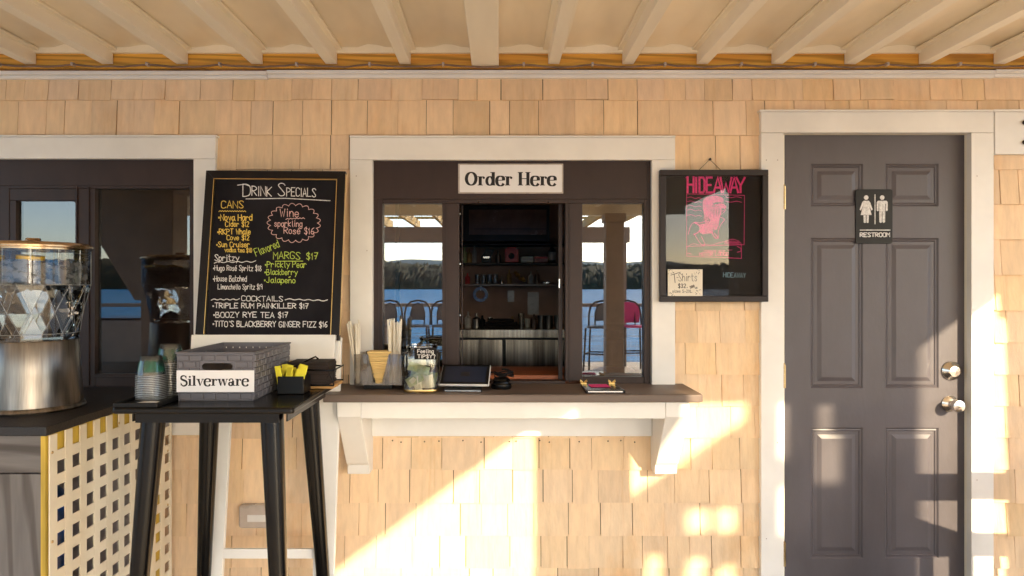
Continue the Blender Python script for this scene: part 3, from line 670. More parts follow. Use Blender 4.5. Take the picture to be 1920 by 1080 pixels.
# a seated sunbather drawn in loose pink line: hair, glasses, robe, knees
rr = random.Random(9)
for k in range(16):
    a = k/16*6.28; pl([(425+105*math.cos(a)*rr.uniform(.7, 1.1), 330+48*math.sin(a)), (425+120*math.cos(a+.3), 335+58*math.sin(a+.3)), (425+100*math.cos(a+.6), 330+45*math.sin(a+.6))], 9)
for k in range(13): pl([(312+k*5, 350+k*2), (300+k*6, 420+rr.uniform(-9, 9)), (322+k*7, 500), (312+k*10, 560+rr.uniform(-20, 20))], 6)
for k in range(16): pl([(400+k*7, 400), (392+k*8+rr.uniform(-8, 8), 460), (400+k*6, 520), (372+k*7, 590)], 7)
for k in range(18): pl([(318+k*9, 560), (345+k*8, 605), (372+k*5, 655+rr.uniform(-10, 10))], 6)
ik.poly([(a, -b_) for a, b_ in chaikin([(300, 400), (300, 330), (335, 292), (400, 280), (480, 282), (530, 300), (543, 340), (500, 352), (430, 350), (398, 400), (385, 470), (362, 520), (335, 480), (312, 470)], 2)])
pl([(545, 400), (556, 440), (535, 470), (490, 500)], 6); pl([(510, 448), (540, 446)], 7); pl([(470, 510), (560, 540), (500, 600), (470, 690), (478, 760)], 6)
pl([(440, 375), (475, 392), (520, 372), (575, 400), (530, 425), (500, 400), (455, 402), (440, 375)], 9)
ik.poly([(480, -375), (540, -365), (560, -405), (500, -420)]); ik.poly([(260, -600), (330, -590), (420, -610), (415, -700), (300, -712), (262, -690)])
pl([(135, 715), (160, 610), (210, 570), (265, 590), (330, 560)], 7); pl([(200, 715), (255, 690), (275, 640), (250, 600), (205, 580)], 14); pl([(210, 720), (260, 800), (300, 845), (330, 830), (285, 740)], 7); pl([(405, 700), (440, 760), (480, 755), (430, 700)], 10)
for yv in (300, 345, 395, 440, 500): pl([(122, yv), (170, yv-14), (215, yv+12), (255, yv-6), (285, yv+10)], 5); 
for yv in (290, 340): pl([(560, yv), (620, yv+12), (680, yv-6), (740, yv+10)], 5)
pl([(120, 860), (190, 812), (250, 836), (330, 822), (400, 838), (470, 812), (560, 790), (640, 760), (700, 790), (735, 815)], 5)
for k in range(24): xx = 545+k*7; ik.stroke([(xx, -818), (xx+2, -(818-rr.uniform(10, 46)))], 4)
ik.text("MOTOR LODGE", 262, -955, 36, 330, 7); ik.text("TERRACE NECK", 308, -915, 22, 245, 4); ik.stroke([(580, -890), (632, -890)], 4)
pl([(690, 850), (735, 870), (735, 905), (690, 915)], 6); pl([(122, 935), (150, 925), (170, 940)], 6)
ik.build('artwork', 'posterpink', P0, recalc=False)
ik = Ink(lambda u, v, l: (X_(1230+u/4.155, yp), yp+.0176-l, Z_(310-v/4.155, yp))); ik.text("HIDEAWAY", 535, -870, 36, 175, 5, ang=-.03); ik.build('small_print', 'paleblue', P0, recalc=False)
p = MB(); z = Z_(299, -.02); xx = X_(1331, -.02); p.tube([(X_(1312, yp), yp+.03, fz1-.002), (xx, -.02, z), (X_(1358, yp), yp+.03, fz1-.002)], .0012, 5); p.lathe([(.004, 0), (.004, .01), (.006, .010), (.006, .013), (0, .013)], 8, (xx, -.012, z), ax='y'); p.build('hanging_wire', 'framebrown', P0)
# price note tucked inside the frame
N0 = thing('price_note', 'cream handwritten T-shirt price card tucked inside the framed poster', 'price card', (X_(1284, yp), yp, Z_(530, yp)))
p = MB(); p.box(X_(1252, yp), X_(1317, yp), yp-.0022, yp-.0002, Z_(555, yp), Z_(505, yp)); p.build('card', 'cardpaper', N0)
nf = lambda u, v, l: (X_(1240+u/13.5, yp), yp-.0023-l, Z_(490-v/13.5, yp))
ik = Ink(nf)
ik.stroke([(235, -350), (480, -275)], 13); ik.stroke([(320, -320), (345, -540)], 15); ik.text("-", 385, -450, 120, 45, 10); ik.text("Shirts", 430, -500, 190, 470, 11); ik.text("$32.", 420, -670, 100, 235, 15)
ik.text("sizes S-2XL", 275, -790, 70, 500, 9); ik.text("see", 730, -690, 90, 120, 13, ang=.35); ik.text("us", 850, -690, 60, 60, 9)
for (ax, ay) in ((180, -240), (830, -235), (190, -800), (860, -760)):
    for k in range(9): px, py = ax+rr.uniform(0, 150), ay+rr.uniform(-80, 30); ik.stroke([(px, py), (px+rr.uniform(-35, 35), py+rr.uniform(-30, 30))], 9)
ik.build('writing', 'ink', N0, recalc=False)

# ================================================================ easel and chalkboard
th = math.atan(.137)
yE = lambda z: -.10-.137*(1.848-z)
E0 = thing('easel', 'white painted wooden easel standing against the wall behind the black bar table', 'easel', (-.906, yE(0), 0), (-th, 0, 0))
def eb(a, b_, y0, y1, c, d, name): p = MB(); p.box(a, b_, y0, y1, c, d); return p.build(name, 'trim', E0, local=True, bevel=.002)
SL = 1/math.cos(th)
vz = lambda z: z*SL
eb(-.222, -.137, .006, .026, 0, vz(1.75), 'leg'); eb(.203, .283, .006, .026, 0, vz(1.19), 'leg')
eb(-.1365, .2025, .004, .022, vz(.365), vz(.40), 'crossbar')
eb(-.285, .270, -.045, .005, vz(1.10), vz(1.197), 'ledge')
C0 = thing('chalkboard', 'black framed chalkboard of handwritten drink specials resting on the white easel', 'chalkboard', (-.906, yE(1.198), 1.198), (-th, R(.35), 0))
W2, Hh, ft = .281, .660, .033
p = MB()
yb0, yb1 = -.022, .003
def fq(poly): p.prism_y(poly, yb0, yb1)
fq([(-W2, 0), (-W2, Hh), (-W2+ft, Hh-ft), (-W2+ft, 0)]); fq([(-W2, Hh), (W2, Hh), (W2-ft, Hh-ft), (-W2+ft, Hh-ft)]); fq([(W2, Hh), (W2, -.02), (W2-ft, -.02), (W2-ft, Hh-ft)])
p.build('frame', 'frameblack', C0, local=True, bevel=.0015)
p = MB(); q = .0022
p.box(-W2+ft, -W2+ft+q, yb0-.0005, -.006, .0, Hh-ft); p.box(W2-ft-q, W2-ft, yb0-.0005, -.006, .0, Hh-ft); p.box(-W2+ft+q, W2-ft-q, yb0-.0005, -.006, Hh-ft-q, Hh-ft); p.box(W2-.003, W2+.0006, yb0+.003, yb1-.002, .0, Hh-.01)
p.build('gilt_edge', 'gold', C0, local=True)
p = MB(); p.box(-W2+ft, W2-ft, -.012, .0, .0, Hh-ft); p.build('slate', 'chalkboard', C0, local=True)
def bz(x, y, l=0):                                           # zoomed photo px on the board -> board plane
    t = (y-17)/1035; a, b_ = 62-57*t, 940-40*t
    return (-W2+(x-a)/(b_-a)*2*W2, -.0123-l, Hh-(t*1.045)*(Hh))
def chalk(col):
    return Ink(lambda u, v, l: bz(u, -v, l))
def tx(ik, t, x, b_, h, wd, pen, ang=0, jit=.05): ik.text(t, x, -b_, h, wd, pen*.82, ang, jit)
def sq(ik, x0, y0, x1, y1, n, a, pen):
    ik.stroke(chaikin([(x0+(x1-x0)*i/n, -(y0+(y1-y0)*i/n)+(a if i % 2 else -a)) for i in range(n+1)]), pen)
c = chalk('w')
tx(c, "D", 290, 176, 76, 48, 6.5); c.stroke([(256, -104), (300, -98), (330, -108)], 5); tx(c, "RINK", 347, 170, 58, 124, 6.5); tx(c, "S", 512, 170, 78, 44, 6.5); tx(c, "PECIALS", 566, 172, 52, 184, 6)
c.stroke([(310, -189), (560, -184), (840, -197)], 5)
tx(c, "Spritzy", 118, 567, 36, 148, 5.5); sq(c, 115, 577, 375, 572, 9, 6, 4.5)
tx(c, "*Hugo Ros\u00e9 Spritz $18", 107, 627, 31, 303, 4.6); tx(c, "*House Batched", 107, 692, 33, 212, 4.8); tx(c, "Limonchello Spritz $19", 140, 738, 30, 277, 4.4)
tx(c, "COCKTAILS", 288, 808, 30, 258, 5.2); sq(c, 98, 800, 275, 799, 9, 5, 5); sq(c, 560, 795, 825, 803, 9, 5, 5)
tx(c, "*TRIPLE RUM PAINKILLER $17", 105, 850, 29, 600, 6); tx(c, "*BOOZY RYE TEA $17", 110, 905, 31, 468, 6); tx(c, "*TITO'S BLACKBERRY GINGER FIZZ $16", 108, 960, 32, 715, 6)
c.build('white_writing', 'chalkwhite', C0, local=True, recalc=False)
c = chalk('y'); tx(c, "CANS", 155, 247, 44, 140, 5.5); sq(c, 140, 265, 310, 265, 22, 4, 4)
tx(c, "*Nova Hard", 135, 322, 37, 215, 6.5); tx(c, "Cider $12", 182, 360, 31, 148, 5.5); tx(c, "*RKPT Whale", 130, 407, 33, 210, 6); tx(c, "Cove $12", 192, 442, 29, 140, 5.5); tx(c, "*Sun Cruiser", 125, 485, 31, 210, 5.5); tx(c, "vodka tea $10", 180, 515, 25, 170, 5)
c.build('yellow_writing', 'chalkyellow', C0, local=True, recalc=False)
c = chalk('p'); N = 21; pp = []
for i in range(N):
    a0, a1 = 6.2832*i/N, 6.2832*(i+1)/N
    for k in range(8):
        t = k/8; a = a0+(a1-a0)*t; r = 1+.14*math.sin(t*math.pi); pp.append((612+148*r*math.cos(a), -(335+106*r*math.sin(a))))
c.stroke(pp, 3.4, closed=True)
tx(c, "Wine", 525, 298, 48, 118, 5.5); sq(c, 562, 311, 680, 305, 12, 4, 4); tx(c, "sparkling", 490, 358, 36, 175, 4.8); tx(c, "Ros\u00e9 $16", 550, 402, 38, 190, 5)
c.build('pink_writing', 'chalkpink', C0, local=True, recalc=False)
c = chalk('g'); tx(c, "Flavored", 378, 540, 46, 158, 4.8, ang=.38); tx(c, "MARGS", 485, 555, 42, 168, 5.2); c.stroke([(500, -569), (670, -567)], 4.5); tx(c, "$17", 692, 555, 38, 72, 5.2)
tx(c, "*Prickly Pear", 430, 605, 35, 262, 5); tx(c, "*Blackberry", 428, 650, 33, 205, 4.8); tx(c, "*Jalape\u00f1o", 425, 698, 33, 198, 5)
c.build('green_writing', 'chalkgreen', C0, local=True, recalc=False)

# ================================================================ bar table
ZT = 1.032; tx0, tx1, ty0, ty1 = -1.163, -.605, -.850, -.272
T0 = thing('bar_table', 'glossy black steel bar table with four splayed tapered legs under the silverware basket', 'bar table', ((tx0+tx1)/2, (ty0+ty1)/2, 0))
p = MB(); p.prism_z([(tx0+.008+a, ty0+.008+b_) for a, b_ in rrect(0, tx1-tx0-.016, 0, ty1-ty0-.016, .012)], ZT-.020, ZT); p.build('table_top', 'blackmetal', T0, bevel=.006)
p = MB(); i = .062
p.box(tx0+i, tx1-i, ty0+i-.02, ty0+i-.016, ZT-.052, ZT-.0205); p.box(tx0+i, tx1-i, ty1-i+.016, ty1-i+.02, ZT-.052, ZT-.0205); p.box(tx0+i-.02, tx0+i-.016, ty0+i, ty1-i, ZT-.052, ZT-.0205); p.box(tx1-i+.016, tx1-i+.02, ty0+i, ty1-i, ZT-.052, ZT-.0205)
p.build('table_apron', 'blackmetal', T0)
for sx, sy in ((0, 0), (1, 0), (0, 1), (1, 1)):
    cx, cy = (tx0+.098, tx1-.098)[sx], (ty0+.085, ty1-.085)[sy]; dx, dy = (-1, 1)[sx], (-1, 1)[sy]
    p = MB(); V = []; NN = 20
    for k in range(7):                                       # folded sheet leg: wide at the top, slim at the foot, rounded outer corner
        t = k/6; z = (ZT-.0205)*(1-t); hw = .034-.015*t; ox, oy = cx+dx*.060*t, cy+dy*.060*t
        for a in range(NN):
            q = 6.2832*a/NN; ca, sa = math.cos(q), math.sin(q); s4 = 1/((abs(ca)**2.6+abs(sa)**2.6)**(1/2.6))
            V.append((ox+ca*s4*hw, oy+sa*s4*hw, z))
    Fc = [(j*NN+a, j*NN+(a+1) % NN, (j+1)*NN+(a+1) % NN, (j+1)*NN+a) for j in range(6) for a in range(NN)]+[tuple(range(NN)), tuple(6*NN+a for a in range(NN))]
    p.add(V, Fc, smooth=True)
    lg = p.build('leg', 'blackmetal', T0)
    p = MB(); p.box(cx+dx*.060-.022, cx+dx*.060+.022, cy+dy*.060-.022, cy+dy*.060+.022, 0, .02); p.build('foot', 'blackplastic', lg, bevel=.004)

# ================================================================ silverware basket
bx0, bx1, by0, by1 = -1.012, -.768, -.732, -.372
bh = .152; zb0 = ZT+.001
BK = thing('silverware_basket', 'grey woven plastic basket with a slot handle and silverware label on the bar table', 'basket', ((bx0+bx1)/2, (by0+by1)/2, ZT))
fl = .006                                                    # walls lean outwards by this much
bw = MB(); wt = .003
# floor and walls; front wall with its slot handle
bw.box(bx0+fl, bx1-fl, by0+fl, by1-fl, zb0, zb0+.004)
def wallplate(mapf, wd, holes, tile, name, first=None):
    mb = first or MB()
    rs = [(0, wd, 0, bh)]
    for h in holes: rs = [r for q in [cut([r0], h) for r0 in rs] for r in q]
    for (a, b_, c_, d) in rs:
        v = [mapf(u, z, o) for z in (c_, d) for o in (0, wt) for u in (a, b_)]; mb.hexa(v)
    return mb
mf = lambda u, z, o: (bx0+fl*(1-z/bh)+u*(1-2*fl*(1-z/bh)/(bx1-bx0)), by0+fl*(1-z/bh)+o, zb0+z)
mb2 = lambda u, z, o: (bx0+fl*(1-z/bh)+u*(1-2*fl*(1-z/bh)/(bx1-bx0)), by1-fl*(1-z/bh)-o, zb0+z)
ml = lambda u, z, o: (bx0+fl*(1-z/bh)+o, by0+u, zb0+z)
mr = lambda u, z, o: (bx1-fl*(1-z/bh)-o, by0+u, zb0+z)
Wf, Ws = bx1-bx0, by1-by0
hx0, hx1, hz0, hz1 = .078, .176, .096, .118
stad = []
r_ = (hz1-hz0)/2
for k in range(9): a = R(-90+180*k/8); stad.append((hx1-r_+r_*math.cos(a), hz0+r_+r_*math.sin(a)))
for k in range(9): a = R(90+180*k/8); stad.append((hx0+r_+r_*math.cos(a), hz0+r_+r_*math.sin(a)))
wallplate(mf, Wf, [(hx0-.004, hx1+.004, hz0-.004, hz1+.004)], 0, '', bw)
rect_ = []
for (u, z) in stad:                                          # ring between the slot and its square cut-out
    cu, cz = (hx0+hx1)/2, (hz0+hz1)/2
    du, dz_ = u-cu, z-cz; k = min(((hx1-hx0)/2+.004)/max(1e-6, abs(du)), ((hz1-hz0)/2+.004)/max(1e-6, abs(dz_))); rect_.append((cu+du*k, cz+dz_*k))
n_ = len(stad); V = [mf(u, z, o) for o in (0, wt) for u, z in stad]+[mf(u, z, o) for o in (0, wt) for u, z in rect_]
Fc = []
for i in range(n_): j = (i+1) % n_; Fc += [(i, j, 2*n_+j, 2*n_+i), (n_+i, n_+j, 3*n_+j, 3*n_+i), (i, j, n_+j, n_+i)]
bw.add(V, Fc)
pin = lambda L, n: [((k+.5)*L/n-.0022, (k+.5)*L/n+.0022, bh-.020, bh-.015) for k in range(n)]
wallplate(mb2, Wf, pin(Wf, 10), 0, '', bw); wallplate(ml, Ws, pin(Ws, 14), 0, '', bw); wallplate(mr, Ws, pin(Ws, 14), 0, '', bw)
body = bw.build('basket_body', 'greyplastic', BK)
wv = MB()
def weave(mapf, wd, n, skip=None):
    cw = wd/n; rows = 7; rh = (bh-.012)/rows
    for j in range(rows):
        for i in range(-1, n):
            u0 = i*cw+(cw*.5 if j % 2 else 0)+.0012; u1 = u0+cw-.0024
            u0, u1 = max(.003, u0), min(wd-.003, u1)
            if u1-u0 < .004: continue
            z0, z1 = .004+j*rh+.0010, .004+(j+1)*rh-.0010
            rs = [(u0, u1, z0, z1)]
            if skip: rs = cut(rs, skip)
            for a, b_, c_, d in rs:
                if b_-a < .003 or d-c_ < .003: continue
                bb = .0018
                v = [mapf(a, c_, -.0), mapf(b_, c_, -.0), mapf(b_, d, -.0), mapf(a, d, -.0), mapf(a+bb, c_+bb, -.0032), mapf(b_-bb, c_+bb, -.0032), mapf(b_-bb, d-bb, -.0032), mapf(a+bb, d-bb, -.0032)]
                wv.add(v, [(4, 5, 6, 7), (0, 1, 5, 4), (1, 2, 6, 5), (2, 3, 7, 6), (3, 0, 4, 7)])
weave(mf, Wf, 6, (hx0-.006, hx1+.006, hz0-.006, hz1+.006)); weave(mr, Ws, 9)
wv.build('woven_relief', 'greyplastic', body)
hm = MB()
rm = MB(); e = .004
rm.box(bx0-e, bx1+e, by0-e, by0+.001, zb0+bh-.004, zb0+bh+.001); rm.box(bx0-e, bx1+e, by1-.001, by1+e, zb0+bh-.004, zb0+bh+.001); rm.box(bx0-e, bx0+.001, by0+.001, by1-.001, zb0+bh-.004, zb0+bh+.001); rm.box(bx1-.001, bx1+e, by0+.001, by1-.001, zb0+bh-.004, zb0+bh+.001)
rm.build('rim', 'greyplastic', BK, bevel=.0015)
yl = by0-.0045
lx0, lx1, lz0, lz1 = X_(331, yl), X_(476.5, yl), Z_(735, yl), Z_(694.5, yl)
p = MB(); p.box(lx0, lx1, yl, yl+.0012, lz0, lz1); lab = p.build('label', 'whitepaper', BK)
ik = Ink(lambda u, v, l: (lx0+u, yl-l, lz0+v)); hL = lz1-lz0
serif_text(ik, "Silverware", .012, hL*.29, hL*.47, (lx1-lx0)-.028, thin=.10, thick=.19, sh=.07); ik.build('lettering', 'ink', lab, recalc=False)
# cutlery handles lying low inside
for k in range(5):
    p = MB(); yk = by0+.08+k*.05; p.tube([(bx0+.03, yk, zb0+.06), (bx1-.05, yk+.03, zb0+.045)], .005, 6); o = p.build('fork', 'steel', org=(bx0+.1, yk, zb0+.05)); tag(o, 'steel fork lying inside the grey silverware basket', 'fork', 'cutlery in the grey basket')

# ================================================================ cups on their tray
tr0 = thing('serving_tray', 'small black plastic tray carrying two stacks of clear cups on the bar table', 'tray', (-1.06, -.745, ZT))
p = MB(); a0, a1, b0, b1 = -1.150, -1.006-.012, -.842, -.56
p.box(a0+.004, a1-.004, b0+.004, b1-.004, ZT+.0005, ZT+.004); p.build('tray_base', 'blackplastic', tr0)
p = MB()
for (c0, c1, d0, d1) in ((a0, a1, b0, b0+.006), (a0, a1, b1-.006, b1), (a0, a0+.006, b0+.006, b1-.006), (a1-.006, a1, b0+.006, b1-.006)): p.box(c0, c1, d0, d1, ZT+.0005, ZT+.014)
p.build('tray_lip', 'blackplastic', tr0, bevel=.002)
nk = MB(); rr = random.Random(2)
for k in range(4): nk.prism_z([(-1.062+rr.uniform(-.004, .004)+.038*math.cos(6.28*i/14)*rr.uniform(.9, 1.05), -.805+.026*math.sin(6.28*i/14)*rr.uniform(.85, 1.05)) for i in range(14)], ZT+.0042+k*.0013, ZT+.0050+k*.0013)
o = nk.build('paper_coaster', 'whitepaper', org=(-1.062, -.805, ZT+.004)); tag(o, 'crumpled white paper coasters lying on the black tray before the cups', 'coaster')
def cup_proto(label, group, loc, band=False):
    o = thing('plastic_cup', label, 'cup', loc, group=group)
    p = MB(); p.lathe([(.0445, 0), (.0450, .0015), (.0440, .003), (.0425, .0035), (.0315, .0615), (.0300, .063), (0, .063)], 28, caps=False); p.build('cup_wall', 'clearcup', o, local=True)
    p = MB(); p.lathe([(.0435, .0), (.0462, .0008), (.0462, .0030), (.0438, .0036)], 28, caps=False); p.build('rim', 'cuprim', o, local=True)
    if band: p = MB(); p.lathe([(.0412, .0135), (.0345, .0485)], 28, caps=False); p.build('print_band', 'cupprint', o, local=True)
    return o
sx, sy = X_(276, -.73), -.705
cT = cup_proto('clear plastic cup with green print, topmost of the shorter stack', None, (sx, sy, ZT+.005+13*.0056), True)
c0 = cup_proto('clear plastic cup nested in the shorter stack at the tray front', 'nested cups of the shorter stack', (sx, sy, ZT+.005))
for k in range(1, 13):
    last = False
    d_ = dup(c0, (sx+rr.uniform(-.0006, .0006), sy+rr.uniform(-.0006, .0006), ZT+.005+k*.0056), (0, 0, k*1.3), 'clear plastic cup with green print, topmost of the shorter stack' if last else None)
    if last: del d_['group']
sx2, sy2 = X_(314, -.635), -.615
c1 = dup(c0, (sx2, sy2, ZT+.005), None, 'clear plastic cup nested in the taller stack beside the basket'); c1['group'] = 'nested cups of the taller stack'
dup(cT, (sx2, sy2, ZT+.005+18*.0056), (0, 0, 2), 'clear plastic cup with green print, topmost of the taller stack')
for k in range(1, 18):
    d_ = dup(c1, (sx2+rr.uniform(-.0006, .0006), sy2+rr.uniform(-.0006, .0006), ZT+.005+k*.0056), (0, 0, k*1.1), 'clear plastic cup with green print, topmost of the taller stack' if k == 18 else None)
    if k == 18: del d_['group']

# ================================================================ sugar caddy and napkin holder
yS = -.60; sxa, sxb = X_(520, yS), X_(569, yS)
q0 = thing('sugar_caddy', 'small black square caddy holding yellow sugar packets beside the basket', 'caddy', ((sxa+sxb)/2, yS, ZT))
hs = Z_(706, yS)-ZT
p = MB(); dpt = sxb-sxa
for (a, b_, c_, d) in ((sxa, sxb, yS, yS+.004), (sxa, sxb, yS+dpt-.004, yS+dpt), (sxa, sxa+.004, yS+.004, yS+dpt-.004), (sxb-.004, sxb, yS+.004, yS+dpt-.004)): p.box(a, b_, c_, d, ZT+.001, ZT+hs)
p.build('caddy_body', 'blackplastic', q0, bevel=.003); p = MB(); p.box(sxa+.004, sxb-.004, yS+.004, yS+dpt-.004, ZT+.001, ZT+.004); p.build('caddy_floor', 'blackplastic', q0)
rr = random.Random(21)
for k in range(14):
    row = k//5; ux = sxa+.013+(k % 5)*.0125+rr.uniform(-.003, .003); uy = yS+.012+row*.022; a = rr.uniform(-.34, .34); tp = rr.uniform(.078, .106)-.004*row
    p = MB(); p.box(-.010, .010, -.002, .002, 0, tp-.007)
    for v in range(len(p.v)):
        x, y, z = p.v[v]; x, z = rot2((x, z), a); p.v[v] = (ux+x, uy+y+.1*z*(row-1), ZT+.006+z)
    o = p.build('sugar_packet', 'sugar', org=(ux, uy, ZT+.006), bevel=.0012); tag(o, 'yellow paper sugar packet standing in the black caddy', 'sugar packet', 'sugar packets in the black caddy')
yN = -.42
H0 = thing('napkin_holder', 'black wire holder with a wooden base full of brown napkins on the bar table', 'napkin holder', (X_(590, yN), yN, ZT))
na, nb = X_(545, yN), X_(634, yN)
p = MB(); p.box(na, nb, yN-.07, yN+.07, ZT+.001, ZT+.012); p.build('wooden_base', 'honeywood', H0, bevel=.003)
p = MB(); zt_ = Z_(688, yN)
for yy_ in (yN-.072, yN+.072): p.tube([(na-.002, yy_, ZT+.013), (na-.002, yy_, zt_), (nb+.002, yy_, zt_-.004), (nb+.002, yy_, ZT+.013), (na-.002, yy_, ZT+.014)], .003, 6)
for xx in (na-.002, nb+.002): p.tube([(xx, yN-.072, zt_-.002), (xx, yN+.072, zt_-.002)], .003, 6)
p.tube([(nb+.002, yN-.072, ZT+.014), (nb-.018, yN-.072, zt_-.004), (nb+.002, yN-.030, ZT+.014)], .0025, 6)
xm = (na+nb)/2
p.build('wire_frame', 'blackmetal', H0)
p = MB(); p.tube([(na+.01, yN-.075, Z_(690, yN)), (xm-.01, yN-.04, Z_(672, yN)), (xm+.012, yN-.03, Z_(667, yN)), (xm+.016, yN-.01, Z_(672, yN)), (xm+.004, yN+.02, Z_(674, yN))], .003, 6); p.lathe([(.004, 0), (.009, .004), (.009, .022), (.004, .026)], 12, (na+.012, yN-.078, Z_(690, yN)-.018)); p.build('hold_down_arm', 'blackmetal', H0)
NP = thing('napkin_stack', 'stack of dark brown paper napkins held in the black wire holder', 'napkins', (xm, yN, ZT+.012))
p = MB(); zz = ZT+.0125; k = 0
while zz < Z_(676, yN):
    t_ = rr.uniform(.0022, .0035); j = rr.uniform(-.003, .003); p.box(na+.006+j, nb-.022+rr.uniform(-.003, .003), yN-.064+rr.uniform(-.003, .003), yN+.062, zz, zz+t_-.0004); zz += t_
p.build('napkin_pile', 'napkinbrown', NP)

# ================================================================ counter cabinet with lattice side
KX, KY, KZ = -1.352, -.835, .973
K0 = thing('counter_cabinet', 'grey wood grain drinks cabinet with a white lattice side and dark top', 'cabinet', (-2.2, -.45, 0))
p = MB(); p.box(-3.0, KX, KY, -.037, KZ-.028, KZ); p.build('cabinet_top', 'darktop', K0, bevel=.003)
p = MB(); zd = Z_(890, KY); p.box(-3.0, KX-.022, KY+.012, KY+.030, zd+.002, KZ-.0285); p.build('drawer_front', 'greywoodflat', K0, bevel=.002)
p = MB(); p.box(-3.0, KX-.022, KY+.012, KY+.030, .02, zd-.002); p.build('front_panel', 'greywood', K0, bevel=.002)
for (a, b_, c_, d, e_, f_) in ((KX-.0215, KX-.008, KY+.008, KY+.030, .0, KZ-.0285), (KX-.044, KX-.008, -.20, -.125, 0, KZ-.0285), (KX-.044, KX-.008, KY+.031, -.201, KZ-.10, KZ-.0285)):
    p = MB(); p.box(a, b_, c_, d, e_, f_); p.build('frame_post', 'yellowwood', K0)
p = MB(); p.box(-2.9, -1.9, KY+.6, KY+.62, .05, KZ-.03); p.build('back_panel', 'cabinside', K0)
p = MB(); p.box(-2.6, KX-.01, -.12, -.10, .02, KZ-.03); p.build('rear_panel', 'cabinside', K0)
p = MB(); ys0, ys1 = KY+.018, -.055; st_ = .0745; nC = int((ys1-ys0)/st_)
yv = ys0
la = MB()
k = 0
while yv < ys1: la.box(KX-.0050, KX-.0005, yv, min(yv+.034, ys1), .01, KZ-.030); yv += st_
zz = KZ-.030-.052
while zz > .02: la.box(KX-.0045, KX-.0012, ys0+.001, ys1-.001, zz-.034, zz); zz -= .0735
lat = la.build('lattice_panel', 'lattice', K0)
for (yy_, zz) in ((ys0+.01, .89), (ys0+.37, .905), (ys1-.035, .72), (ys0+.01, .62), (ys1-.035, .50)):
    p = MB(); p.lathe([(.005, 0), (.004, .002), (0, .0025)], 10, (KX, yy_, zz), ax='x'); p.build('screw', 'brass', lat)
J0 = thing('water_jug', 'bright blue water jug stored behind the white lattice of the cabinet', 'jug', (-1.56, -.62, .30))
p = MB(); p.lathe([(.10, .30), (.13, .32), (.13, .60), (.125, .68), (.07, .74), (.035, .77), (.035, .80)], 28, (-1.56, -.62, 0)); p.build('jug_body', 'blueplastic', J0)
p = MB(); p.lathe([(.04, .80), (.04, .83), (0, .83)], 20, (-1.56, -.62, 0)); p.build('jug_cap', 'blueplastic', J0)
o = MB(); o.box(-2.2, -1.4, -.75, -.3, .27, .299); o = o.build('inner_shelf', 'cabinside', K0)

# ================================================================ beverage dispenser
vx, vy = -1.606, -.520
V0 = thing('beverage_dispenser', 'big faceted glass water dispenser with metal lid and stand on the cabinet', 'drink dispenser', (vx, vy, KZ))
zj = KZ+.235
p = MB(); p.lathe([(0.1562, KZ+.001), (0.1579, KZ+.006), (0.1546, KZ+.014), (0.1495, KZ+.018), (0.1428, KZ+.12), (0.1369, KZ+.232), (0.1344, KZ+.236), (0.1260, KZ+.236), (0.1260, KZ+.225), (0, KZ+.225)], 64, (vx, vy, 0), caps=False); p.build('stand', 'steel', V0)
M = 14
zw = Z_(489, vy)
def facets(rings, close):                                    # tall zigzag facets below, round band above
    V = []; Fc = []; Sm = []
    N2 = 56
    for r, z, o_ in rings:
        for i in range(M): a = 6.2832*(i+.25+o_)/M; V.append((vx+r*math.cos(a), vy+r*math.sin(a), z))
    for j in range(len(rings)-1):
        o0, o1 = rings[j][2], rings[j+1][2]; b0, b1 = j*M, (j+1)*M
        for i in range(M):
            n1 = (i+1) % M
            if o0 == o1: Fc.append((b0+i, b0+n1, b1+n1, b1+i))
            elif o1 > o0: Fc.extend([(b0+i, b0+n1, b1+i), (b0+n1, b1+n1, b1+i)])
            else: Fc.extend([(b0+i, b1+n1, b1+i), (b0+i, b0+n1, b1+n1)])
    p = MB(); p.add(V, Fc); p.f.append(list(range(M))); p.sm.append(False); p.c.append(None)
    if close: o1 = (len(rings)-1)*M; p.f.append([o1+i for i in range(M)]); p.sm.append(False); p.c.append(None)
    return p
p = facets([(0.1344, zj+.001, 0), (0.1378, zj+.026, 0), (0.1504, zj+.095, .5), (0.1705, zj+.186, 0)], False)
p.lathe([(0.1709, zj+.1865), (0.1743, zj+.190), (0.1743, zj+.305), (0.1756, zj+.312)], 64, (vx, vy, 0), caps=False)
p.build('glass_jar', 'shellglass', V0, sharp=12)
ed_ = MB()
for i in range(M):                                           # ground edges between the facets catch the light
    for (r0, z0, q0, r1, z1, q1) in ((0.1379, zj+.026, 0, .1507, zj+.095, .5), (0.1379, zj+.026, 1, .1507, zj+.095, .5), (0.1506, zj+.095, .5, .1708, zj+.186, 0), (0.1506, zj+.095, .5, .1708, zj+.186, 1), (0.1746, zj+.190, .5, .1746, zj+.305, .5)):
        a0, a1 = 6.2832*(i+.25+q0)/M, 6.2832*(i+.25+q1)/M
        ed_.tube([(vx+r0*math.cos(a0), vy+r0*math.sin(a0), z0), (vx+r1*math.cos(a1), vy+r1*math.sin(a1), z1)], .0008, 5)
for zq, rq in ((zj+.188, .1743), (zj+.024, .1382)): ed_.lathe([(rq+.0003, zq-.0015), (rq+.002, zq), (rq+.0003, zq+.0015)], 64, (vx, vy, 0), caps=False)
ed_.build('cut_edges', 'cuprim', V0)
p = facets([(0.1260, zj+.012, 0), (0.1319, zj+.026, 0), (0.1445, zj+.095, .5), (0.1638, zj+.186, 0)], False)
p.f.pop(); p.sm.pop(); p.c.pop()
p.f.append(list(range(M))); p.sm.append(False); p.c.append(None)
p.f.append([3*M+i for i in range(M)]); p.sm.append(False); p.c.append(None)
p.build('water_fill', 'water', V0, sharp=12)
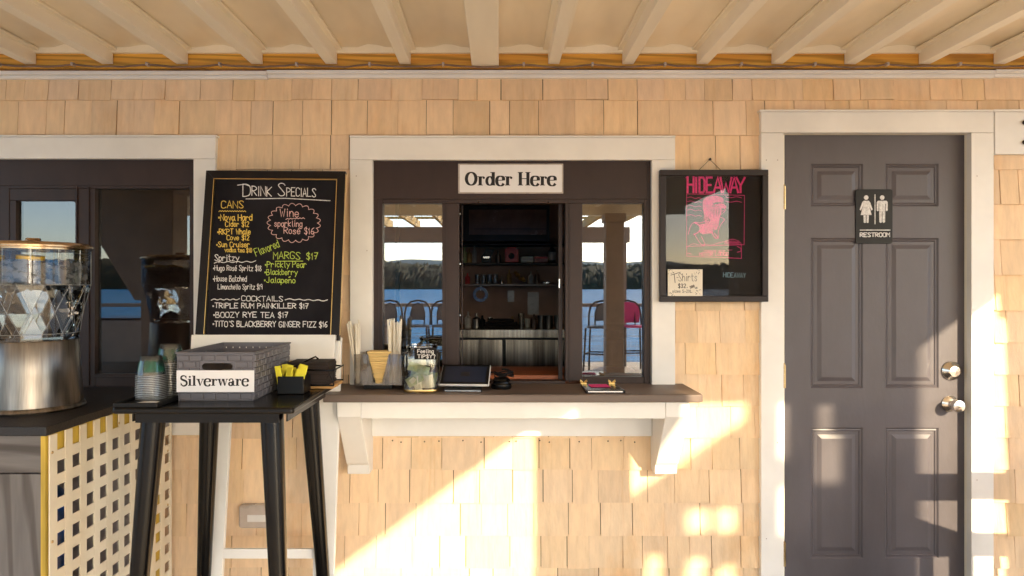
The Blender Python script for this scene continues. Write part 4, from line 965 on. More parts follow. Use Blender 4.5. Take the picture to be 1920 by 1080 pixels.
p = MB(); p.lathe([(.1665, zj+.1875), (.1685, zw), (0, zw)], 56, (vx, vy, 0), caps=False); p.build('cloudy_water', 'icewater', V0)
p = MB(); zl = zj+.3125; p.lathe([(0.1680, zl-.006), (0.1680, zl), (0.1789, zl), (0.1802, zl+.004), (0.1789, zl+.010), (0.1730, zl+.013), (0.1705, zl+.016), (0.1596, zl+.019), (0.0252, zl+.022), (0, zl+.022)], 64, (vx, vy, 0)); lid = p.build('lid', 'lidmetal', V0)
p = MB(); p.lathe([(0.0101, zl+.022), (0.0101, zl+.026), (0.0218, zl+.027), (0.0235, zl+.032), (0.0218, zl+.036), (0, zl+.037)], 32, (vx, vy, 0)); p.build('knob', 'lidmetal', lid)
p = MB(); yt = vy-.128; p.tube([(vx-.085, yt, zj+.045), (vx-.085, yt-.07, zj+.045)], .011, 14); p.tube([(vx-.085, yt-.06, zj+.05), (vx-.085, yt-.06, zj+.01)], .010, 12); p.lathe([(.018, 0), (.02, .006), (.018, .012)], 18, (vx-.085, yt-.002, zj+.045), ax='y'); p.build('spigot', 'blackmetal', V0)
rr = random.Random(5); ic = MB()
for k in range(150):
    a, r0 = rr.uniform(0, 6.28), .142*math.sqrt(rr.random()); z = zw-.022-rr.random()**1.2*.055
    Mx = Matrix.Rotation(rr.uniform(0, 3), 3, Vector((rr.random(), rr.random(), rr.random()+.1)).normalized()); s_ = rr.uniform(.011, .017)
    c_ = Vector((vx+r0*math.cos(a), vy+r0*math.sin(a), z))
    ic.hexa([c_+Mx @ Vector((x*s_, y*s_, zq*s_)) for zq in (-1, 1) for y in (-1, 1) for x in (-1, 1)])
o = ic.build('ice', 'ice', org=(vx, vy, zw-.05)); kind(o, 'stuff'); o['label'] = 'cloudy ice floating in the glass water dispenser'
for k, (ax, ay, tilt, lb) in enumerate(((.062, -.105, .06, 'lemon slice floating by the glass on the window side of the dispenser'), (-.075, -.100, .10, 'lemon slice floating low at the front of the water dispenser'), (-.12, -.05, .1, 'lemon slice floating toward the far side of the water dispenser'))):
    o = thing('lemon_slice', lb, 'lemon slice', (vx+ax, vy+ay, zw+.0008), (tilt, .1, 0))
    p = MB(); p.lathe([(0, 0), (.036, 0), (.036, .013), (0, .013)], 28, caps=False); p.build('flesh', 'lemon', o, local=True)
    p = MB(); p.lathe([(.0362, -.0004), (.040, .0), (.040, .013), (.0362, .0134)], 28, caps=False); p.build('rind', 'rind', o, local=True)

# ================================================================ things on the order counter
ys = -.125
A0 = thing('straw_dispenser', 'clear acrylic caddy with straws at both ends and yellow napkins in its notch', 'straw caddy', (X_(707, ys), ys, ZC))
ax0, ax1 = X_(664, -.17), X_(754, -.17); az0, az1 = ZC+.018, Z_(664, -.17)
p = MB(); p.box(X_(681, -.17), X_(734, -.17), -.165, -.075, ZC+.0005, az0-.0005); p.build('caddy_base', 'blackplastic', A0, bevel=.003)
nx0, nx1, nb0, nb1 = X_(690, -.17), X_(729, -.17), X_(700, -.17), X_(717, -.17)
p = MB(); p.prism_y([(ax0, az0), (ax1, az0), (ax1, az1), (nx1, az1), (nb1, az0+.012), ((nb0+nb1)/2, az0+.006), (nb0, az0+.012), (nx0, az1), (ax0, az1)], -.172, -.169); p.build('front_sheet', 'clearbox', A0)
p = MB()
p.box(ax0, ax1, -.168, -.075, az0, az0+.003)
for x in (ax0, X_(688, -.17), X_(729, -.17), ax1-.003): p.box(x, x+.003, -.1685, -.075, az0+.0035, az1)
p.box(ax0, ax1, -.0745, -.0715, az0, az1); p.build('side_sheet', 'clearbox', A0)
p = MB(); p.box(X_(687, -.09), X_(732, -.09), -.0925, -.076, az1-.008, az1+.004); p.box(X_(738, -.09), X_(748, -.09), -.0925, -.076, az1-.006, az1+.003); p.build('back_sheet', 'blackplastic', A0)
NS = thing('napkin_stack', 'folded yellow napkins filling the V notch of the acrylic caddy', 'napkins', (X_(709, ys), ys, az0))
p = MB(); zz = az0+.004; rr = random.Random(8)
while zz < az1+.002:
    t_ = rr.uniform(.0055, .0085); q = (zz-az0)/(az1-az0); cx = (nx0+nx1)/2; hw = .012+q*.033+rr.uniform(-.0015, .0015)
    p.box(cx-hw, cx+hw, -.166+rr.uniform(0, .004), -.096, zz, zz+t_-.0007); zz += t_
p.build('napkin_pile', 'napkinyellow', NS, bevel=.002)
for (pa, pb, ta, tb, top, gl) in ((658, 671, 651, 674, 604, 'bundle against the white window casing'), (726, 744, 723, 748, 600, 'bundle beside the tip jar')):
    for k in range(24):
        t = rr.random(); xa = X_(pa+(pb-pa)*t, -.13)+.008; xb = X_(ta+(tb-ta)*t+rr.uniform(-2, 2), -.13)+.004; yb_ = -.13+rr.uniform(-.025, .025)
        if pa < 700: xa = max(xa, ax0+.008)
        zt_ = Z_(top+rr.uniform(-4, 12), -.13)
        p = MB(); p.tube([(xa, yb_, az0+.005), (xb, yb_+rr.uniform(-.012, .012), zt_)], .0030, 6); o = p.build('straw', 'cardpaper', org=(xa, yb_, az0+.005)); tag(o, 'paper wrapped white straw in the '+gl, 'straw', 'straws in the '+gl)
# tip jar
jy = -.195; jx = X_(791, jy)
J1 = thing('tip_jar', 'square glass tip jar with a chalk label and folded banknotes inside', 'tip jar', (jx, jy, ZC))
p = MB(); p.lathe([(.060, ZC+.0005), (.067, ZC+.006), (.068, ZC+.02), (.068, ZC+.140), (.066, ZC+.150), (.055, ZC+.158)], 48, (jx, jy, 0), sq=5, caps=False)
prof = [(.055, ZC+.156), (.054, ZC+.164), (.059, ZC+.168), (.059, ZC+.176), (.055, ZC+.180), (.052, ZC+.178), (.050, ZC+.164)]
p.lathe(prof, 48, (jx, jy, 0), sq=3.2, caps=False)
p.lathe([(.050, ZC+.164), (.062, ZC+.148), (.064, ZC+.138), (.064, ZC+.012), (.060, ZC+.009), (0, ZC+.009)], 48, (jx, jy, 0), sq=5, caps=False)
p.lathe([(.060, ZC+.0005), (0, ZC+.0005)], 48, (jx, jy, 0), sq=5, caps=False)
p.build('glass_body', 'jarglass', J1, recalc=True)
p = MB(); p.lathe([(.0655, ZC+.003), (.0672, ZC+.008), (.0665, ZC+.013)], 48, (jx, jy, 0), sq=5, caps=False); p.build('amber_foot', 'gold', J1)
yq = jy-.0695
lx0, lx1, lz0, lz1 = X_(777, yq), X_(819, yq), Z_(674, yq), Z_(652.5, yq)
p = MB(); p.box(lx0, lx1, yq, yq+.001, lz0, lz1); lb = p.build('label', 'blacksoft', J1)
ik = Ink(lambda u, v, l: (lx0+u*(lx1-lx0)/42, yq-l, lz0+v*(lz1-lz0)/21.5)); ik.text("Feeling", 6, 12, 7, 30, 1.1); ik.text("TIP$Y?", 6, 2.5, 6.5, 33, 1.2); ik.build('chalk_writing', 'chalkwhite', lb, recalc=False)
def bill(cx, cy, cz, w_, h_, ang, tilt, mat, lb, fold=.012):
    V = []; Fc = []
    for j in range(5):
        for i in range(9):
            u, v = (i/8-.5)*w_, (j/4-.5)*h_; b_ = fold*math.sin(i/8*6.2+ang)*.7
            q = rot2((u, v), ang); V.append((cx+q[0], cy+b_+q[1]*math.sin(tilt), cz+q[1]*math.cos(tilt)))
    for j in range(4):
        for i in range(8): a = j*9+i; Fc.append((a, a+1, a+10, a+9))
    n0 = len(V); V += [(v[0], v[1]+.0006, v[2]) for v in V[:]]; Fc += [tuple(n0+k for k in f[::-1]) for f in Fc[:]]
    p = MB(); p.add(V, Fc, smooth=True); o = p.build('banknote', mat, org=(cx, cy, cz), recalc=False); tag(o, lb, 'banknote')
bill(jx-.008, jy-.040, ZC+.092, .085, .034, -.28, .3, 'bill', 'green banknote lying slanted across the top of the money in the tip jar')
bill(jx-.012, jy-.030, ZC+.054, .095, .040, .55, .5, 'bill', 'dark green banknote folded steeply in the middle of the tip jar')
bill(jx+.018, jy-.045, ZC+.042, .064, .050, .12, .2, 'billpale', 'pale crumpled banknote at the bottom front of the tip jar', .02)
bill(jx+.005, jy+.010, ZC+.048, .105, .060, -.15, .4, 'bill', 'green banknote leaning at the back of the tip jar', .018)
bill(jx-.02, jy+.015, ZC+.110, .070, .035, .2, .2, 'billpale', 'pale banknote curled high at the back of the tip jar', .015)
bill(jx-.018, jy-.046, ZC+.030, .060, .024, -.9, .2, 'billpale', 'cream coloured banknote rolled in the lower corner of the tip jar', .02)
# tablet terminal
yt = -.16; tcx = X_(872, yt)
A1 = thing('tablet_terminal', 'white payment tablet with a dark screen tilted on a stand on the order counter', 'tablet', (tcx, yt, ZC), (0, 0, R(-4)))
tl = R(57)                                                   # leans back
def tp(u, v, o): return (u, -.040+v*math.sin(tl)-o*math.cos(tl), .024+v*math.cos(tl)+o*math.sin(tl))
def tplate(u0, u1, v0, v1, o0, o1, name, mat, par=None, bev=.004):
    p = MB(); p.hexa([tp(u, v, o) for o in (o0, o1) for v in (v0, v1) for u in (u0, u1)]); return p.build(name, mat, par or A1, local=True, bevel=bev)
tplate(-.098, .098, 0, .122, -.010, 0, 'shell', 'tabletwhite', bev=.003)
tplate(-.0955, .0955, .004, .1195, .0002, .0012, 'bezel', 'blackplastic', bev=.0005)
tplate(-.083, .083, .015, .108, .0014, .0020, 'screen', 'screenglass', bev=0)
tplate(-.018, .018, .048, .074, .0022, .0024, 'screen_image', 'ink', bev=0)
p = MB(); p.hexa([(-.075, -.075, .0005), (.075, -.075, .0005), (-.06, .05, .0005), (.06, .05, .0005), (-.075, -.075, .010), (.075, -.075, .010), (-.06, .05, .012), (.06, .05, .012)]); p.build('stand', 'blackplastic', A1, local=True, bevel=.003)
p = MB(); p.box(-.07, .07, -.0765, -.0755, .003, .008); p.build('stand_edge', 'nickel', A1, local=True)
p = MB(); p.hexa([(-.045, -.045, .012), (.045, -.045, .012), (-.045, .04, .012), (.045, .04, .012), (-.04, -.025, .022), (.04, -.025, .022), (-.04, .05, .066), (.04, .05, .066)]); p.build('stand_neck', 'blackplastic', A1, local=True)
# card reader puck and its cable
yk = -.14; cx = X_(940, yk)
A2 = thing('card_reader', 'round black card reader puck with its cable looped on the counter', 'card reader', (cx, yk, ZC))
p = MB(); p.lathe([(.038, ZC+.0005), (.042, ZC+.008), (.041, ZC+.018), (.034, ZC+.024), (.033, ZC+.028), (.036, ZC+.034), (.028, ZC+.044), (.012, ZC+.047), (0, ZC+.047)], 36, (cx, yk, 0)); p.build('puck', 'blackmetal', A2)
p = MB(); p.tube([(cx+.01+.038*math.cos(a*.35), yk+.01+.033*math.sin(a*.35), ZC+.045+.004*math.sin(a)+.0004*a) for a in range(60)], .003, 6); p.tube([(cx+.02, yk+.03, ZC+.05), (cx-.03, yk+.06, ZC+.058), (cx-.07, yk+.04, ZC+.060), (tcx+.03, yt+.04, ZC+.062)], .003, 6); p.build('cable', 'blacksoft', A2)
# menu board clipped with gold clips, lying flat
A3 = thing('menu_clipboard', 'black menu holder with two gold butterfly clips lying flat by the closed pane', 'menu holder', (X_(1128, -.2), -.2, ZC))
f0, f1, b0, b1 = X_(1098, -.265), X_(1173, -.265), X_(1090, -.12), X_(1153, -.12)
p = MB(); p.hexa([(f0, -.262, ZC+.0005), (f1, -.262, ZC+.0005), (b0, -.10, ZC+.0005), (b1, -.10, ZC+.0005), (f0, -.262, ZC+.012), (f1, -.262, ZC+.012), (b0, -.10, ZC+.014), (b1, -.10, ZC+.014)]); p.build('board', 'blackmetal', A3, bevel=.002)
p = MB(); p.box(f0+.01, f1-.01, -.2626, -.2621, ZC+.004, ZC+.009); p.build('front_edge', 'nickel', A3)
sg = MB(); zz = ZC+.0142; sg.add([(f0+.03, -.20, zz), (f1-.045, -.20, zz), (b1-.035, -.125, zz+.001), (b0+.025, -.125, zz+.001)], [(0, 1, 2, 3)]); sg.build('menu_sheet', 'posterpink', A3, recalc=False)
for px in (1094, 1147):
    x = X_(px, -.105); p = MB()
    for s_ in (-1, 1):
        p.tube([(x, -.105, ZC+.016), (x+s_*.007, -.105, ZC+.024), (x+s_*.013, -.106, ZC+.029), (x+s_*.014, -.108, ZC+.024), (x+s_*.005, -.108, ZC+.018), (x, -.108, ZC+.016)], .0022, 6)
    p.box(x-.012, x+.012, -.118, -.098, ZC+.0146, ZC+.0175); p.build('butterfly_clip', 'gold', A3)

# ================================================================ low outlet cover
OC = thing('outlet_cover', 'weatherproof grey plastic outlet cover low on the shingles behind the bar table', 'outlet cover', (X_(478), 0, Z_(968)))
p = MB(); p.prism_y(rrect(X_(446, -.05), X_(512, -.05), Z_(992, -.05), Z_(948, -.05), .014), -.012, -.045); q = p.build('cover_body', 'outletgrey', OC, bevel=.006)
p = MB(); p.box(X_(463, -.05), X_(505, -.05), -.048, -.0455, Z_(979, -.05), Z_(966, -.05)); p.build('latch_plate', 'tabletwhite', OC, bevel=.001)
p = MB(); p.tube([(X_(452, -.05), -.046, Z_(953, -.05)), (X_(468, -.05), -.046, Z_(948, -.05)), (X_(508, -.05), -.046, Z_(948, -.05))], .003, 6); p.build('hinge', 'outletgrey', OC)

# ================================================================ inside the order window
IY = lambda px, d: X_(px, d-CD)
IZ = lambda py, d: Z_(py, d-CD)
L0 = thing('service_ledge', 'orange wooden inner ledge behind the open order window', 'ledge', (.1, .25, 1.0))
p = MB(); p.box(-.55, .62, .085, .40, .968, 1.004); p.build('ledge_top', 'orangewood', L0, bevel=.002); p = MB(); p.box(-.5, .6, .12, .15, .05, .967); p.build('ledge_front', 'roomwall', L0)
d0 = 4.62; fy = d0-CD
FR = thing('bar_cooler', 'stainless steel double door bar cooler inside the dark snack bar', 'cooler', (.1, fy, .05))
p = MB(); p.box(-.75, 1.1, fy+.003, fy+.55, .06, IZ(634, d0)); p.build('cooler_body', 'blackplastic', FR)
p = MB(); p.box(-.75, 1.1, fy-.03, fy+.55, IZ(633.2, d0), IZ(617, d0)); p.build('worktop', 'steelreflections', FR, bevel=.004)
xs_ = IY(945, d0)
for a, b_ in ((-.74, xs_-.012), (xs_+.012, .83), (.85, 1.09)):
    p = MB(); V = []; Fc = []
    for i in range(13):                                      # door skins are slightly buckled
        for z in (.12, IZ(637, d0)): V.append((a+(b_-a)*i/12, fy-.012+.0035*math.sin(i*1.9+a*5), z))
    Fc = [(2*i, 2*i+2, 2*i+3, 2*i+1) for i in range(12)]; p.add(V, Fc, smooth=True); p.box(a, b_, fy-.006, fy+.002, .12, IZ(637.5, d0)); p.build('cooler_door', 'steelreflections', FR, recalc=False)
d1 = 4.98
for py, a, b_ in ((457, 864, 1048), (493, 864, 1060), (533, 864, 1048)):
    p = MB(); p.box(IY(850, d1), IY(1120, d1), d1-CD-.02, 2.349, IZ(py+3, d1), IZ(py, d1)); o = p.build('wall_shelf', 'bronze' if py != 533 else 'brownpanel', org=(0, 2.1, IZ(py, d1)), bevel=.002)
    tag(o, {457: 'thin dark wall shelf just below the glass fronted cabinet', 493: 'dark wall shelf carrying the red box and small cartons', 533: 'dark wall shelf carrying a row of glasses'}[py], 'shelf')
d2 = 4.72
GC = thing('glass_cabinet', 'dark wall cabinet with a wide brown glass front above the shelves', 'cabinet', (IY(952, d2), d2-CD, IZ(452, d2)))
p = MB(); p.box(IY(864, d2), IY(1030, d2), d2-CD+.003, 2.34, IZ(452, d2), IZ(385, d2)); p.build('cabinet_body', 'blackplastic', GC)
p = MB(); p.box(IY(879, d2), IY(1025, d2), d2-CD-.006, d2-CD+.002, IZ(440, d2), IZ(393, d2)); p.build('glass_front', 'brownpanel', GC, bevel=.001)
p = MB(); p.box(IY(889, d2), IY(1024, d2), d2-CD-.008, d2-CD-.0065, IZ(430, d2), IZ(429, d2)); p.build('lower_rail', 'blacksoft', GC)
di = 4.90; yi = di-CD
def carton(a, b_, c_, d_, mat, nm, lb, cat):
    o = thing(nm, lb, cat, (IY((a+b_)/2, di), yi, IZ(d_, di))); p = MB(); p.box(IY(a, di), IY(b_, di), yi, yi+.12, IZ(d_, di), IZ(c_, di)); p.build('box_body', mat, o, bevel=.003); return o, p
o, _ = carton(947, 972, 467, 491.5, 'redplastic', 'red_box', 'bright red first aid sized box on the inner wall shelf', 'box')
p = MB(); p.lathe([(.022, 0), (.018, .004), (0, .004)], 16, (IY(959, di), yi-.0005, IZ(480, di)), ax='y'); p.build('dark_knob', 'ink', o)
p = MB(); p.box(IY(951, di), IY(968, di), yi+.02, yi+.05, IZ(466.8, di), IZ(463, di)); p.build('handle', 'redplastic', o)
o, _ = carton(977, 1000, 480.5, 491.5, 'cardpaper', 'small_carton', 'pale small carton between the red box and the pink carton', 'carton'); p = MB(); p.box(IY(979, di), IY(998, di), yi-.001, yi-.0003, IZ(489, di), IZ(484, di)); p.build('carton_label', 'outletgrey', o)
o, _ = carton(1002, 1027, 480.5, 491.5, 'pinkcard', 'small_carton', 'pink striped small carton beside the dark bottle', 'carton'); p = MB(); p.box(IY(1002.5, di), IY(1026.5, di), yi-.001, yi-.0003, IZ(485, di), IZ(482, di)); p.build('carton_stripe', 'redplastic', o)
def bottle(px, pyt, pyb, r, d, mat, nm, lb, cat='bottle', cup=False):
    x, yy_ = IY(px, d), d-CD+.05; z0, z1 = IZ(pyb, d), IZ(pyt, d); h = z1-z0; o = thing(nm, lb, cat, (x, yy_, z0)); p = MB()
    if cup: p.lathe([(r*.8, z0), (r, z1), (r*.92, z1), (r*.72, z0+.01), (0, z0+.01)], 20, (x, yy_, 0), caps=False)
    else: p.lathe([(r, z0), (r, z0+h*.62), (r*.35, z0+h*.78), (r*.3, z1), (0, z1)], 20, (x, yy_, 0))
    p.build('body', mat, o); return o, x, yy_, z0, h
o, x, yy_, z0, h = bottle(1036, 455, 492, .026, di, 'blacksoft', 'dark_bottle', 'tall dark bottle with pale label at the shelf end beside the cartons'); p = MB(); p.lathe([(.0268, z0+h*.12), (.0268, z0+h*.55)], 20, (x, yy_, 0), caps=False); p.build('bottle_label', 'outletgrey', o)
sl = thing('tape_dispenser', 'small dark dispenser with slanted top on the inner shelf', 'dispenser', (IY(912, di), yi, IZ(492, di)))
p = MB(); p.prism_y([(IY(903, di), IZ(491.5, di)), (IY(921, di), IZ(491.5, di)), (IY(920, di), IZ(482, di)), (IY(926, di), IZ(468, di)), (IY(912, di), IZ(468, di)), (IY(902, di), IZ(482, di))], yi, yi+.1); p.build('dispenser_body', 'blackplastic', sl); p = MB(); p.box(IY(906, di), IY(918, di), yi-.004, yi-.0005, IZ(484, di), IZ(481, di)); p.build('steel_lip', 'nickel', sl)
for px, lb in ((895, 'small drinking glass nearest the wall end of the inner shelf'), (907, 'second small drinking glass along the inner shelf'), (918, 'third small drinking glass along the inner shelf'), (929, 'fourth small drinking glass along the inner shelf beside the slim one')):
    bottle(px, 514, 532, .019, di, 'clearbox', 'drinking_glass', lb, 'glass', True)
bottle(941, 517, 532, .008, di, 'nickel', 'salt_shaker', 'slim metal shaker at the end of the row of glasses', 'shaker')
go = thing('gold_ornament', 'crumpled gold foil ornament on the shelf among the glasses', 'ornament', (IY(976, di), yi, IZ(531, di)))
p = MB(); rr = random.Random(31)
for k in range(7): p.lathe([(0, -.014), (.012, -.008), (.015, 0), (.012, .008), (0, .014)], 8, (IY(967+k*2.6, di), yi+.03+rr.uniform(-.02, .02), IZ(514+k*2.0+rr.uniform(-3, 3), di)), smooth=False)
p.build('foil', 'gold', go)
p = MB(); p.lathe([(.05, .0), (.05, .01), (.045, .012), (0, .012)], 24, (IY(1027, di), yi+.05, IZ(531.5, di))); o = p.build('saucer', 'nickel', org=(IY(1027, di), yi+.05, IZ(531.5, di))); tag(o, 'shiny metal saucer at the far end of the glasses shelf', 'saucer')
bt = thing('blue_tape_roll', 'roll of bright blue tape hanging below the shelf of glasses', 'tape', (IY(901, 5.1), 5.1-CD, IZ(552, 5.1)))
p = MB(); p.lathe([(.034, 0), (.056, 0), (.056, .03), (.034, .03), (.034, 0)], 28, (IY(901, 5.1), 5.12-CD, IZ(552, 5.1)), caps=False, ax='y'); p.build('tape', 'blueplastic', bt); p = MB(); p.tube([(IY(901, 5.1), 5.11-CD, IZ(545, 5.1)), (IY(901, 5.1), 5.11-CD, IZ(537, 5.1))], .004, 6); p.build('hook', 'nickel', bt)
dc = 4.75
bottle(877, 585, 616.8, .024, dc, 'outletgrey', 'squeeze_bottle', 'pale squeeze bottle on the cooler top')
bottle(893, 588, 616.8, .030, dc, 'steel', 'cocktail_shaker', 'steel cocktail shaker on the cooler top', 'shaker')
bottle(904, 592, 616.8, .022, dc, 'blacksoft', 'syrup_bottle', 'dark syrup bottle beside the cocktail shaker', 'bottle')
bottle(978, 588, 616.8, .022, dc, 'clearbox', 'tall_glass', 'tall drinking glass on the middle of the cooler top', 'glass', True)
for px, lb in ((1016, 'steel measuring cup on the cooler top beside the glass jar'), (1030, 'steel measuring cup between two others on the cooler top'), (1047, 'steel measuring cup behind the window sash edge')): bottle(px, 592, 616.8, .028, dc, 'steel', 'measuring_cup', lb, 'cup', True)
for px, pyt, pyb, r, m_n, nm, lb in ((870, 462, 492, .020, 'bill', 'liqueur_bottle', 'green liqueur bottle at the wall end of the shelf of cartons'), (879, 466, 492, .019, 'honeywood', 'liqueur_bottle', 'amber liqueur bottle second from the wall end of the shelf'), (889, 460, 492, .017, 'outletgrey', 'liqueur_bottle', 'pale slim bottle before the slanted dispenser'), (934, 470, 492, .020, 'brownpanel', 'liqueur_bottle', 'brown squat bottle between dispenser and red box'),
        (955, 505, 532, .017, 'honeywood', 'liqueur_bottle', 'amber bottle beside the gold foil ornament'), (996, 509, 532, .018, 'outletgrey', 'liqueur_bottle', 'pale bottle past the gold foil ornament'), (1008, 506, 532, .017, 'brownpanel', 'liqueur_bottle', 'brown bottle before the metal saucer'), (876, 512, 532, .018, 'redplastic', 'liqueur_bottle', 'red capped bottle before the row of glasses')):
    bottle(px, pyt, pyb, r, di, m_n, nm, lb)
for px, pyt, m_n, nm, lb in ((919, 596, 'clearbox', 'jam_jar', 'clear jar behind the towel pile'), (961, 594, 'honeywood', 'bitters_bottle', 'small amber bitters bottle beside the towel pile'), (990, 598, 'cardpaper', 'paper_cup', 'pale paper cup stack right of the tall glass'), (1002, 590, 'brownpanel', 'bitters_bottle', 'brown bitters bottle before the steel measuring cups')):
    bottle(px, pyt, 616.8, .02, 4.80, m_n, nm, lb, 'bottle' if 'bottle' in nm else 'jar' if 'jar' in nm else 'cup', 'bottle' not in nm)
for px, py0, py1, w_, lb in ((958, 545, 566, .05, 'pale paper note pinned to the wall under the glasses shelf'), (1000, 548, 590, .085, 'pale menu sheet pinned to the wall above the cooler')):
    x = IY(px, 5.2); p = MB(); p.box(x-w_/2, x+w_/2, 2.345, 2.3495, IZ(py1, 5.2), IZ(py0, 5.2)); o = p.build('wall_note', 'outletgrey', org=(x, 2.345, IZ(py1, 5.2))); tag(o, lb, 'note')
br = thing('towel_pile', 'dark folded bar towels piled on the cooler top', 'towels', (IY(940, dc), dc-CD, IZ(616.8, dc)))
p = MB(); 
for k, hw in enumerate((.125, .115, .09)): p.box(IY(940, dc)-hw, IY(940, dc)+hw, dc-CD, dc-CD+.15, IZ(616.6-k*6, dc), IZ(611.2-k*6, dc))
p.build('towel', 'napkinbrown', br, bevel=.008)

# ================================================================ behind the camera: what the glass reflects and what shades the wall
def column(x, yv, wd, h, lb):
    o = thing('porch_column', lb, 'column', (x, yv, 0)); p = MB(); hw = wd/2
    p.box(x-hw, x+hw, yv-hw, yv+hw, 0, h); p.build('shaft', 'postpaint', o, bevel=.01)
    for nm, z0, z1, e in (('capital', h-.10, h-.001, .02), ('base', .0, .2, .03)):
        q = MB(); q.box(x-hw-e, x+hw+e, yv-hw-e, yv+hw+e, z0+.001, z1); q.build(nm, 'postpaint', o, bevel=.008)
column(X_(1090)+T*3.13, -3.13, .265, ZR-.003, 'square painted porch column nearest the free edge of the deep roof')
column(1.33, -5.05, .21, ZR-.1, 'square painted porch column under the outer edge of the deep roof')
column(-3.05, -3.3, .29, ZR, 'square painted porch column toward the cabinet end of the porch')
column(3.53, -2.1, .26, ZR, 'square painted porch column past the restroom door')
# knee brace panels beside the columns
for (xa, xb, za, zb_, yv, lb) in ((-3.2+.15, -4.2, 1.35, ZR, -3.3, 0), ):
    pass
p = MB(); p.prism_y([(-3.95, ZR-.001), (-3.20, ZR-.001), (-3.20, 1.25), (-3.30, 1.25)], -3.34, -3.26); o = p.build('knee_brace', 'postpaint', org=(-3.2, -3.3, 1.25)); tag(o, 'wide painted knee brace panel beside the column at the cabinet end', 'brace')
# added unseen screens, slots cut to drop spots of sun on the wall
RS = 5.0
def sx_(px): return X_(px)+T*RS
def sz_(py): return Z_(py)+K*RS
def screen(px0, px1, pyt, slots, lb, slope=None):
    x0, x1, zt = sx_(px0), sx_(px1), sz_(pyt); o = thing('shadow_screen', lb, 'screen', ((x0+x1)/2, -RS, 0))
    rs = [(x0, x1, .05, zt)]
    for (a, b_, c_, d) in slots: rs = [r for q in [cut([r0], (sx_(a), sx_(b_), sz_(d), sz_(c_))) for r0 in rs] for r in q]
    p = MB()
    for r in rs: p.box(r[0], r[1], -RS-.02, -RS+.02, r[2], r[3])
    if slope: p.prism_y([(x0, zt+.0005), (x1, zt+.0005), (x1, sz_(slope))], -RS-.02, -RS+.02)
    p.build('slotted_board', 'pinewood', o); p = MB(); p.box(x0-.0, x0+.06, -RS+.021, -RS+.09, 0, zt-.01); p.box(x1-.06, x1, -RS+.021, -RS+.09, 0, zt-.01); p.build('upright', 'pinewood', o)
screen(1150, 1398, 948, [(1282, 1330, 955, 1000), (1338, 1380, 951, 1000), (1205, 1240, 1040, 1130), (1282, 1322, 1046, 1130), (1340, 1378, 1060, 1130)], 'added unseen low pine screen, sloped and slotted to shape sun spots on the wall', 785)
screen(1400, 1712, 610, [(1432, 1488, 752, 862), (1436, 1474, 912, 1006), (1538, 1572, 750, 812), (1536, 1590, 812, 908), (1700, 1713, 785, 960)], 'added unseen tall pine screen with slots cut to shape sun spots on the door')
# rail added out of frame, boards shaped to cast shade bands across the door
RH = .8
o = thing('shadow_railing', 'added unseen railing shaped to cast shadow bands on the restroom door', 'railing', (2.7, -RH, 0))
def rz(py): return Z_(py)+K*RH
for nm, a, b_, c_ in (('top_rail', 891, 934, .05), ('lower_board', 1002, 1042, .03)):
    p = MB(); p.box(X_(1640)+T*RH, 3.35, -RH-c_/2, -RH+c_/2, rz(b_), rz(a)); p.build(nm, 'postpaint', o, bevel=.004)
p = MB(); p.prism_y([(X_(1640)+T*RH, rz(1001.5)), (X_(1640)+T*RH, rz(935)), (X_(1705)+T*RH, rz(965)), (X_(1810)+T*RH, rz(1001.5))], -RH-.012, -RH+.012); p.build('shadow_wedge', 'postpaint', o)
for a, b_ in ((1640, 1714), (1738, 1757), (1792, 1806), (1848, 1866), (1890, 1910)):
    p = MB(); p.box(X_(a)+T*RH, X_(b_)+T*RH, -RH-.012, -RH+.012, .06, rz(1042.5)); p.build('baluster', 'postpaint', o)
# far railing of the deck with its broad top
RR = 8.95
o = thing('deck_railing', 'broad topped deck railing with thin cables along the lake side', 'railing', (0, -RR, 0))
p = MB(); p.box(-8.5, 8.5, -RR-.08, -RR+.08, 1.0, 1.06); p.build('top_rail', 'postpaint', o)
for k in range(5):
    p = MB(); p.tube([(-8.5, -RR, .15+k*.17), (8.5, -RR, .15+k*.17)], .004, 6); p.build('cable', 'nickel', o)
for k in range(9):
    p = MB(); p.box(-8+k*2-.045, -8+k*2+.045, -RR-.045, -RR+.045, 0, .999); p.build('rail_post', 'postpaint', o)
o = thing('planter_box', 'low dark planter box at the deck edge beyond the knee brace', 'planter', (-6.6, -8.4, 0))
p = MB(); p.box(-8.6, -5.2, -8.6, -8.2, 0, .80); p.build('planter_body', 'postpaint', o, bevel=.01); p = MB(); p.box(-8.55, -5.25, -8.55, -8.25, .801, .83); p.build('soil', 'napkinbrown', o)
# open pergola over the outer deck
o = thing('pergola', 'open pine pergola with sunlit rafters over the outer deck', 'pergola', (0, -7.4, 0))
p = MB(); p.box(-4.5, 2.2, -8.78, -8.62, 2.10, 2.36); p.build('outer_beam', 'postpaint', o)
for k in range(14):
    x = -4.3+k*.48; p = MB(); p.box(x-.022, x+.022, -9.1, -5.26, 2.362, 2.50); p.build('rafter', 'pinewood', o)
for k in range(6):
    p = MB(); yv = -5.7-k*.6; p.box(-4.5, 2.2, yv-.02, yv+.02, 2.502, 2.54); p.build('batten', 'pinewood', o)
for x in (-4.3, 2.05):
    p = MB(); p.box(x-.09, x+.09, -8.79, -8.61, 0, 2.099); p.build('pergola_post', 'postpaint', o)
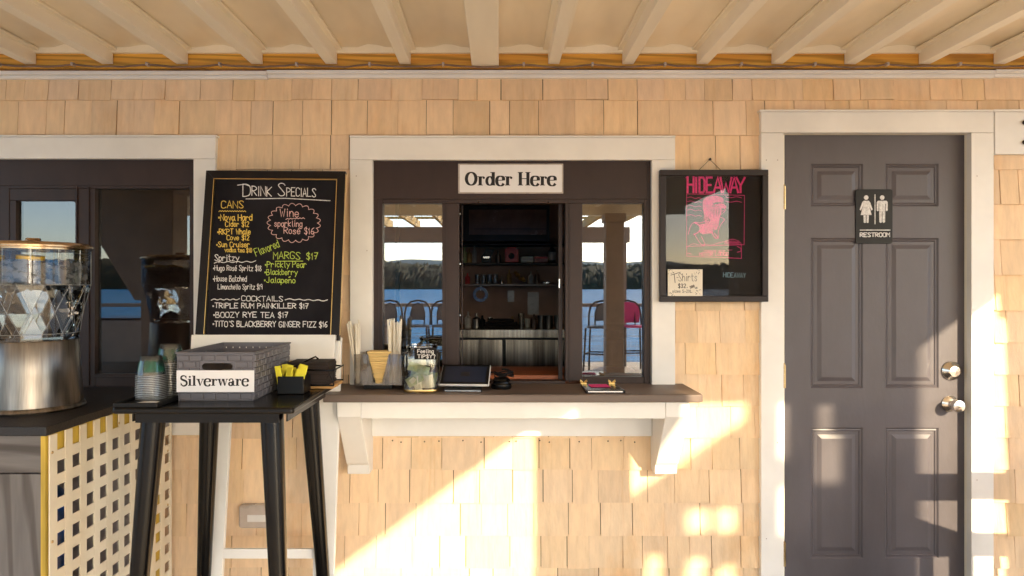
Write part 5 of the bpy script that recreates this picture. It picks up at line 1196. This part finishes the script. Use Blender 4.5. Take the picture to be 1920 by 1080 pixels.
# woven bistro bar chairs by the far rail
def chair(kind_, lb, loc, rz_):
    o = thing('bistro_chair', lb, 'chair', loc, (0, 0, rz_), 'bistro chairs along the far rail'); del o['group']
    p = MB(); p.prism_z([(.21*math.cos(a*.4488)*(1 if abs(math.cos(a*.4488)) < .9 else .97), .20*math.sin(a*.4488)) for a in range(14)], .70, .73); p.build('seat', 'weave'+kind_, o, local=True, bevel=.006)
    arc = [(-.21, -.17, .72), (-.215, -.20, .9), (-.19, -.215, 1.03), (-.12, -.225, 1.10), (0, -.23, 1.125), (.12, -.225, 1.10), (.19, -.215, 1.03), (.215, -.20, .9), (.21, -.17, .72)]
    p = MB(); p.tube(arc, .016, 8); p.tube([(-.11, -.18, .72), (-.115, -.21, .92), (-.08, -.22, 1.04), (0, -.225, 1.08), (.08, -.22, 1.04), (.115, -.21, .92), (.11, -.18, .72)], .012, 8); p.build('back_frame', 'rattan', o, local=True)
    p = MB(); p.prism_y([(-.105, .80), (.105, .80), (.112, .92), (.08, 1.03), (0, 1.068), (-.08, 1.03), (-.112, .92)] if kind_ == 'grey' else [(-.19, .76), (.19, .76), (.2, .92), (.17, 1.03), (.1, 1.085), (0, 1.105), (-.1, 1.085), (-.17, 1.03), (-.2, .92)], -.212, -.200); p.build('backrest', 'weave'+kind_, o, local=True)
    for sx, sy in ((-1, -1), (1, -1), (-1, 1), (1, 1)):
        p = MB(); p.tube([(sx*.185, sy*.165, .71), (sx*.215, sy*.20, 0)], .015, 8); p.build('leg', 'rattan', o, local=True)
    p = MB(); p.tube([(-.2, .185, .3), (.2, .185, .3), (.2, -.185, .3), (-.2, -.185, .3), (-.2, .185, .3)], .011, 8); p.build('footrest', 'rattan', o, local=True)
    return o
ch = chair('grey', 'dark rattan bistro bar chair with grey weave nearest the middle of the far rail', (-1.36, -8.2, 0), 0)
dup(ch, (-1.86, -8.25, 0), (0, 0, .15), 'dark rattan bistro bar chair with grey weave at the far end of the rail')
dup(ch, (-.9, -8.2, 0), (0, 0, -.1), 'dark rattan bistro bar chair with grey weave facing the open window')
dup(ch, (1.58, -7.9, 0), (0, 0, .35), 'dark rattan bistro bar chair with grey weave beside the pink one')
chair('pink', 'dark rattan bistro bar chair with a hot pink backrest by the far rail', (2.14, -8.1, 0), -.15)
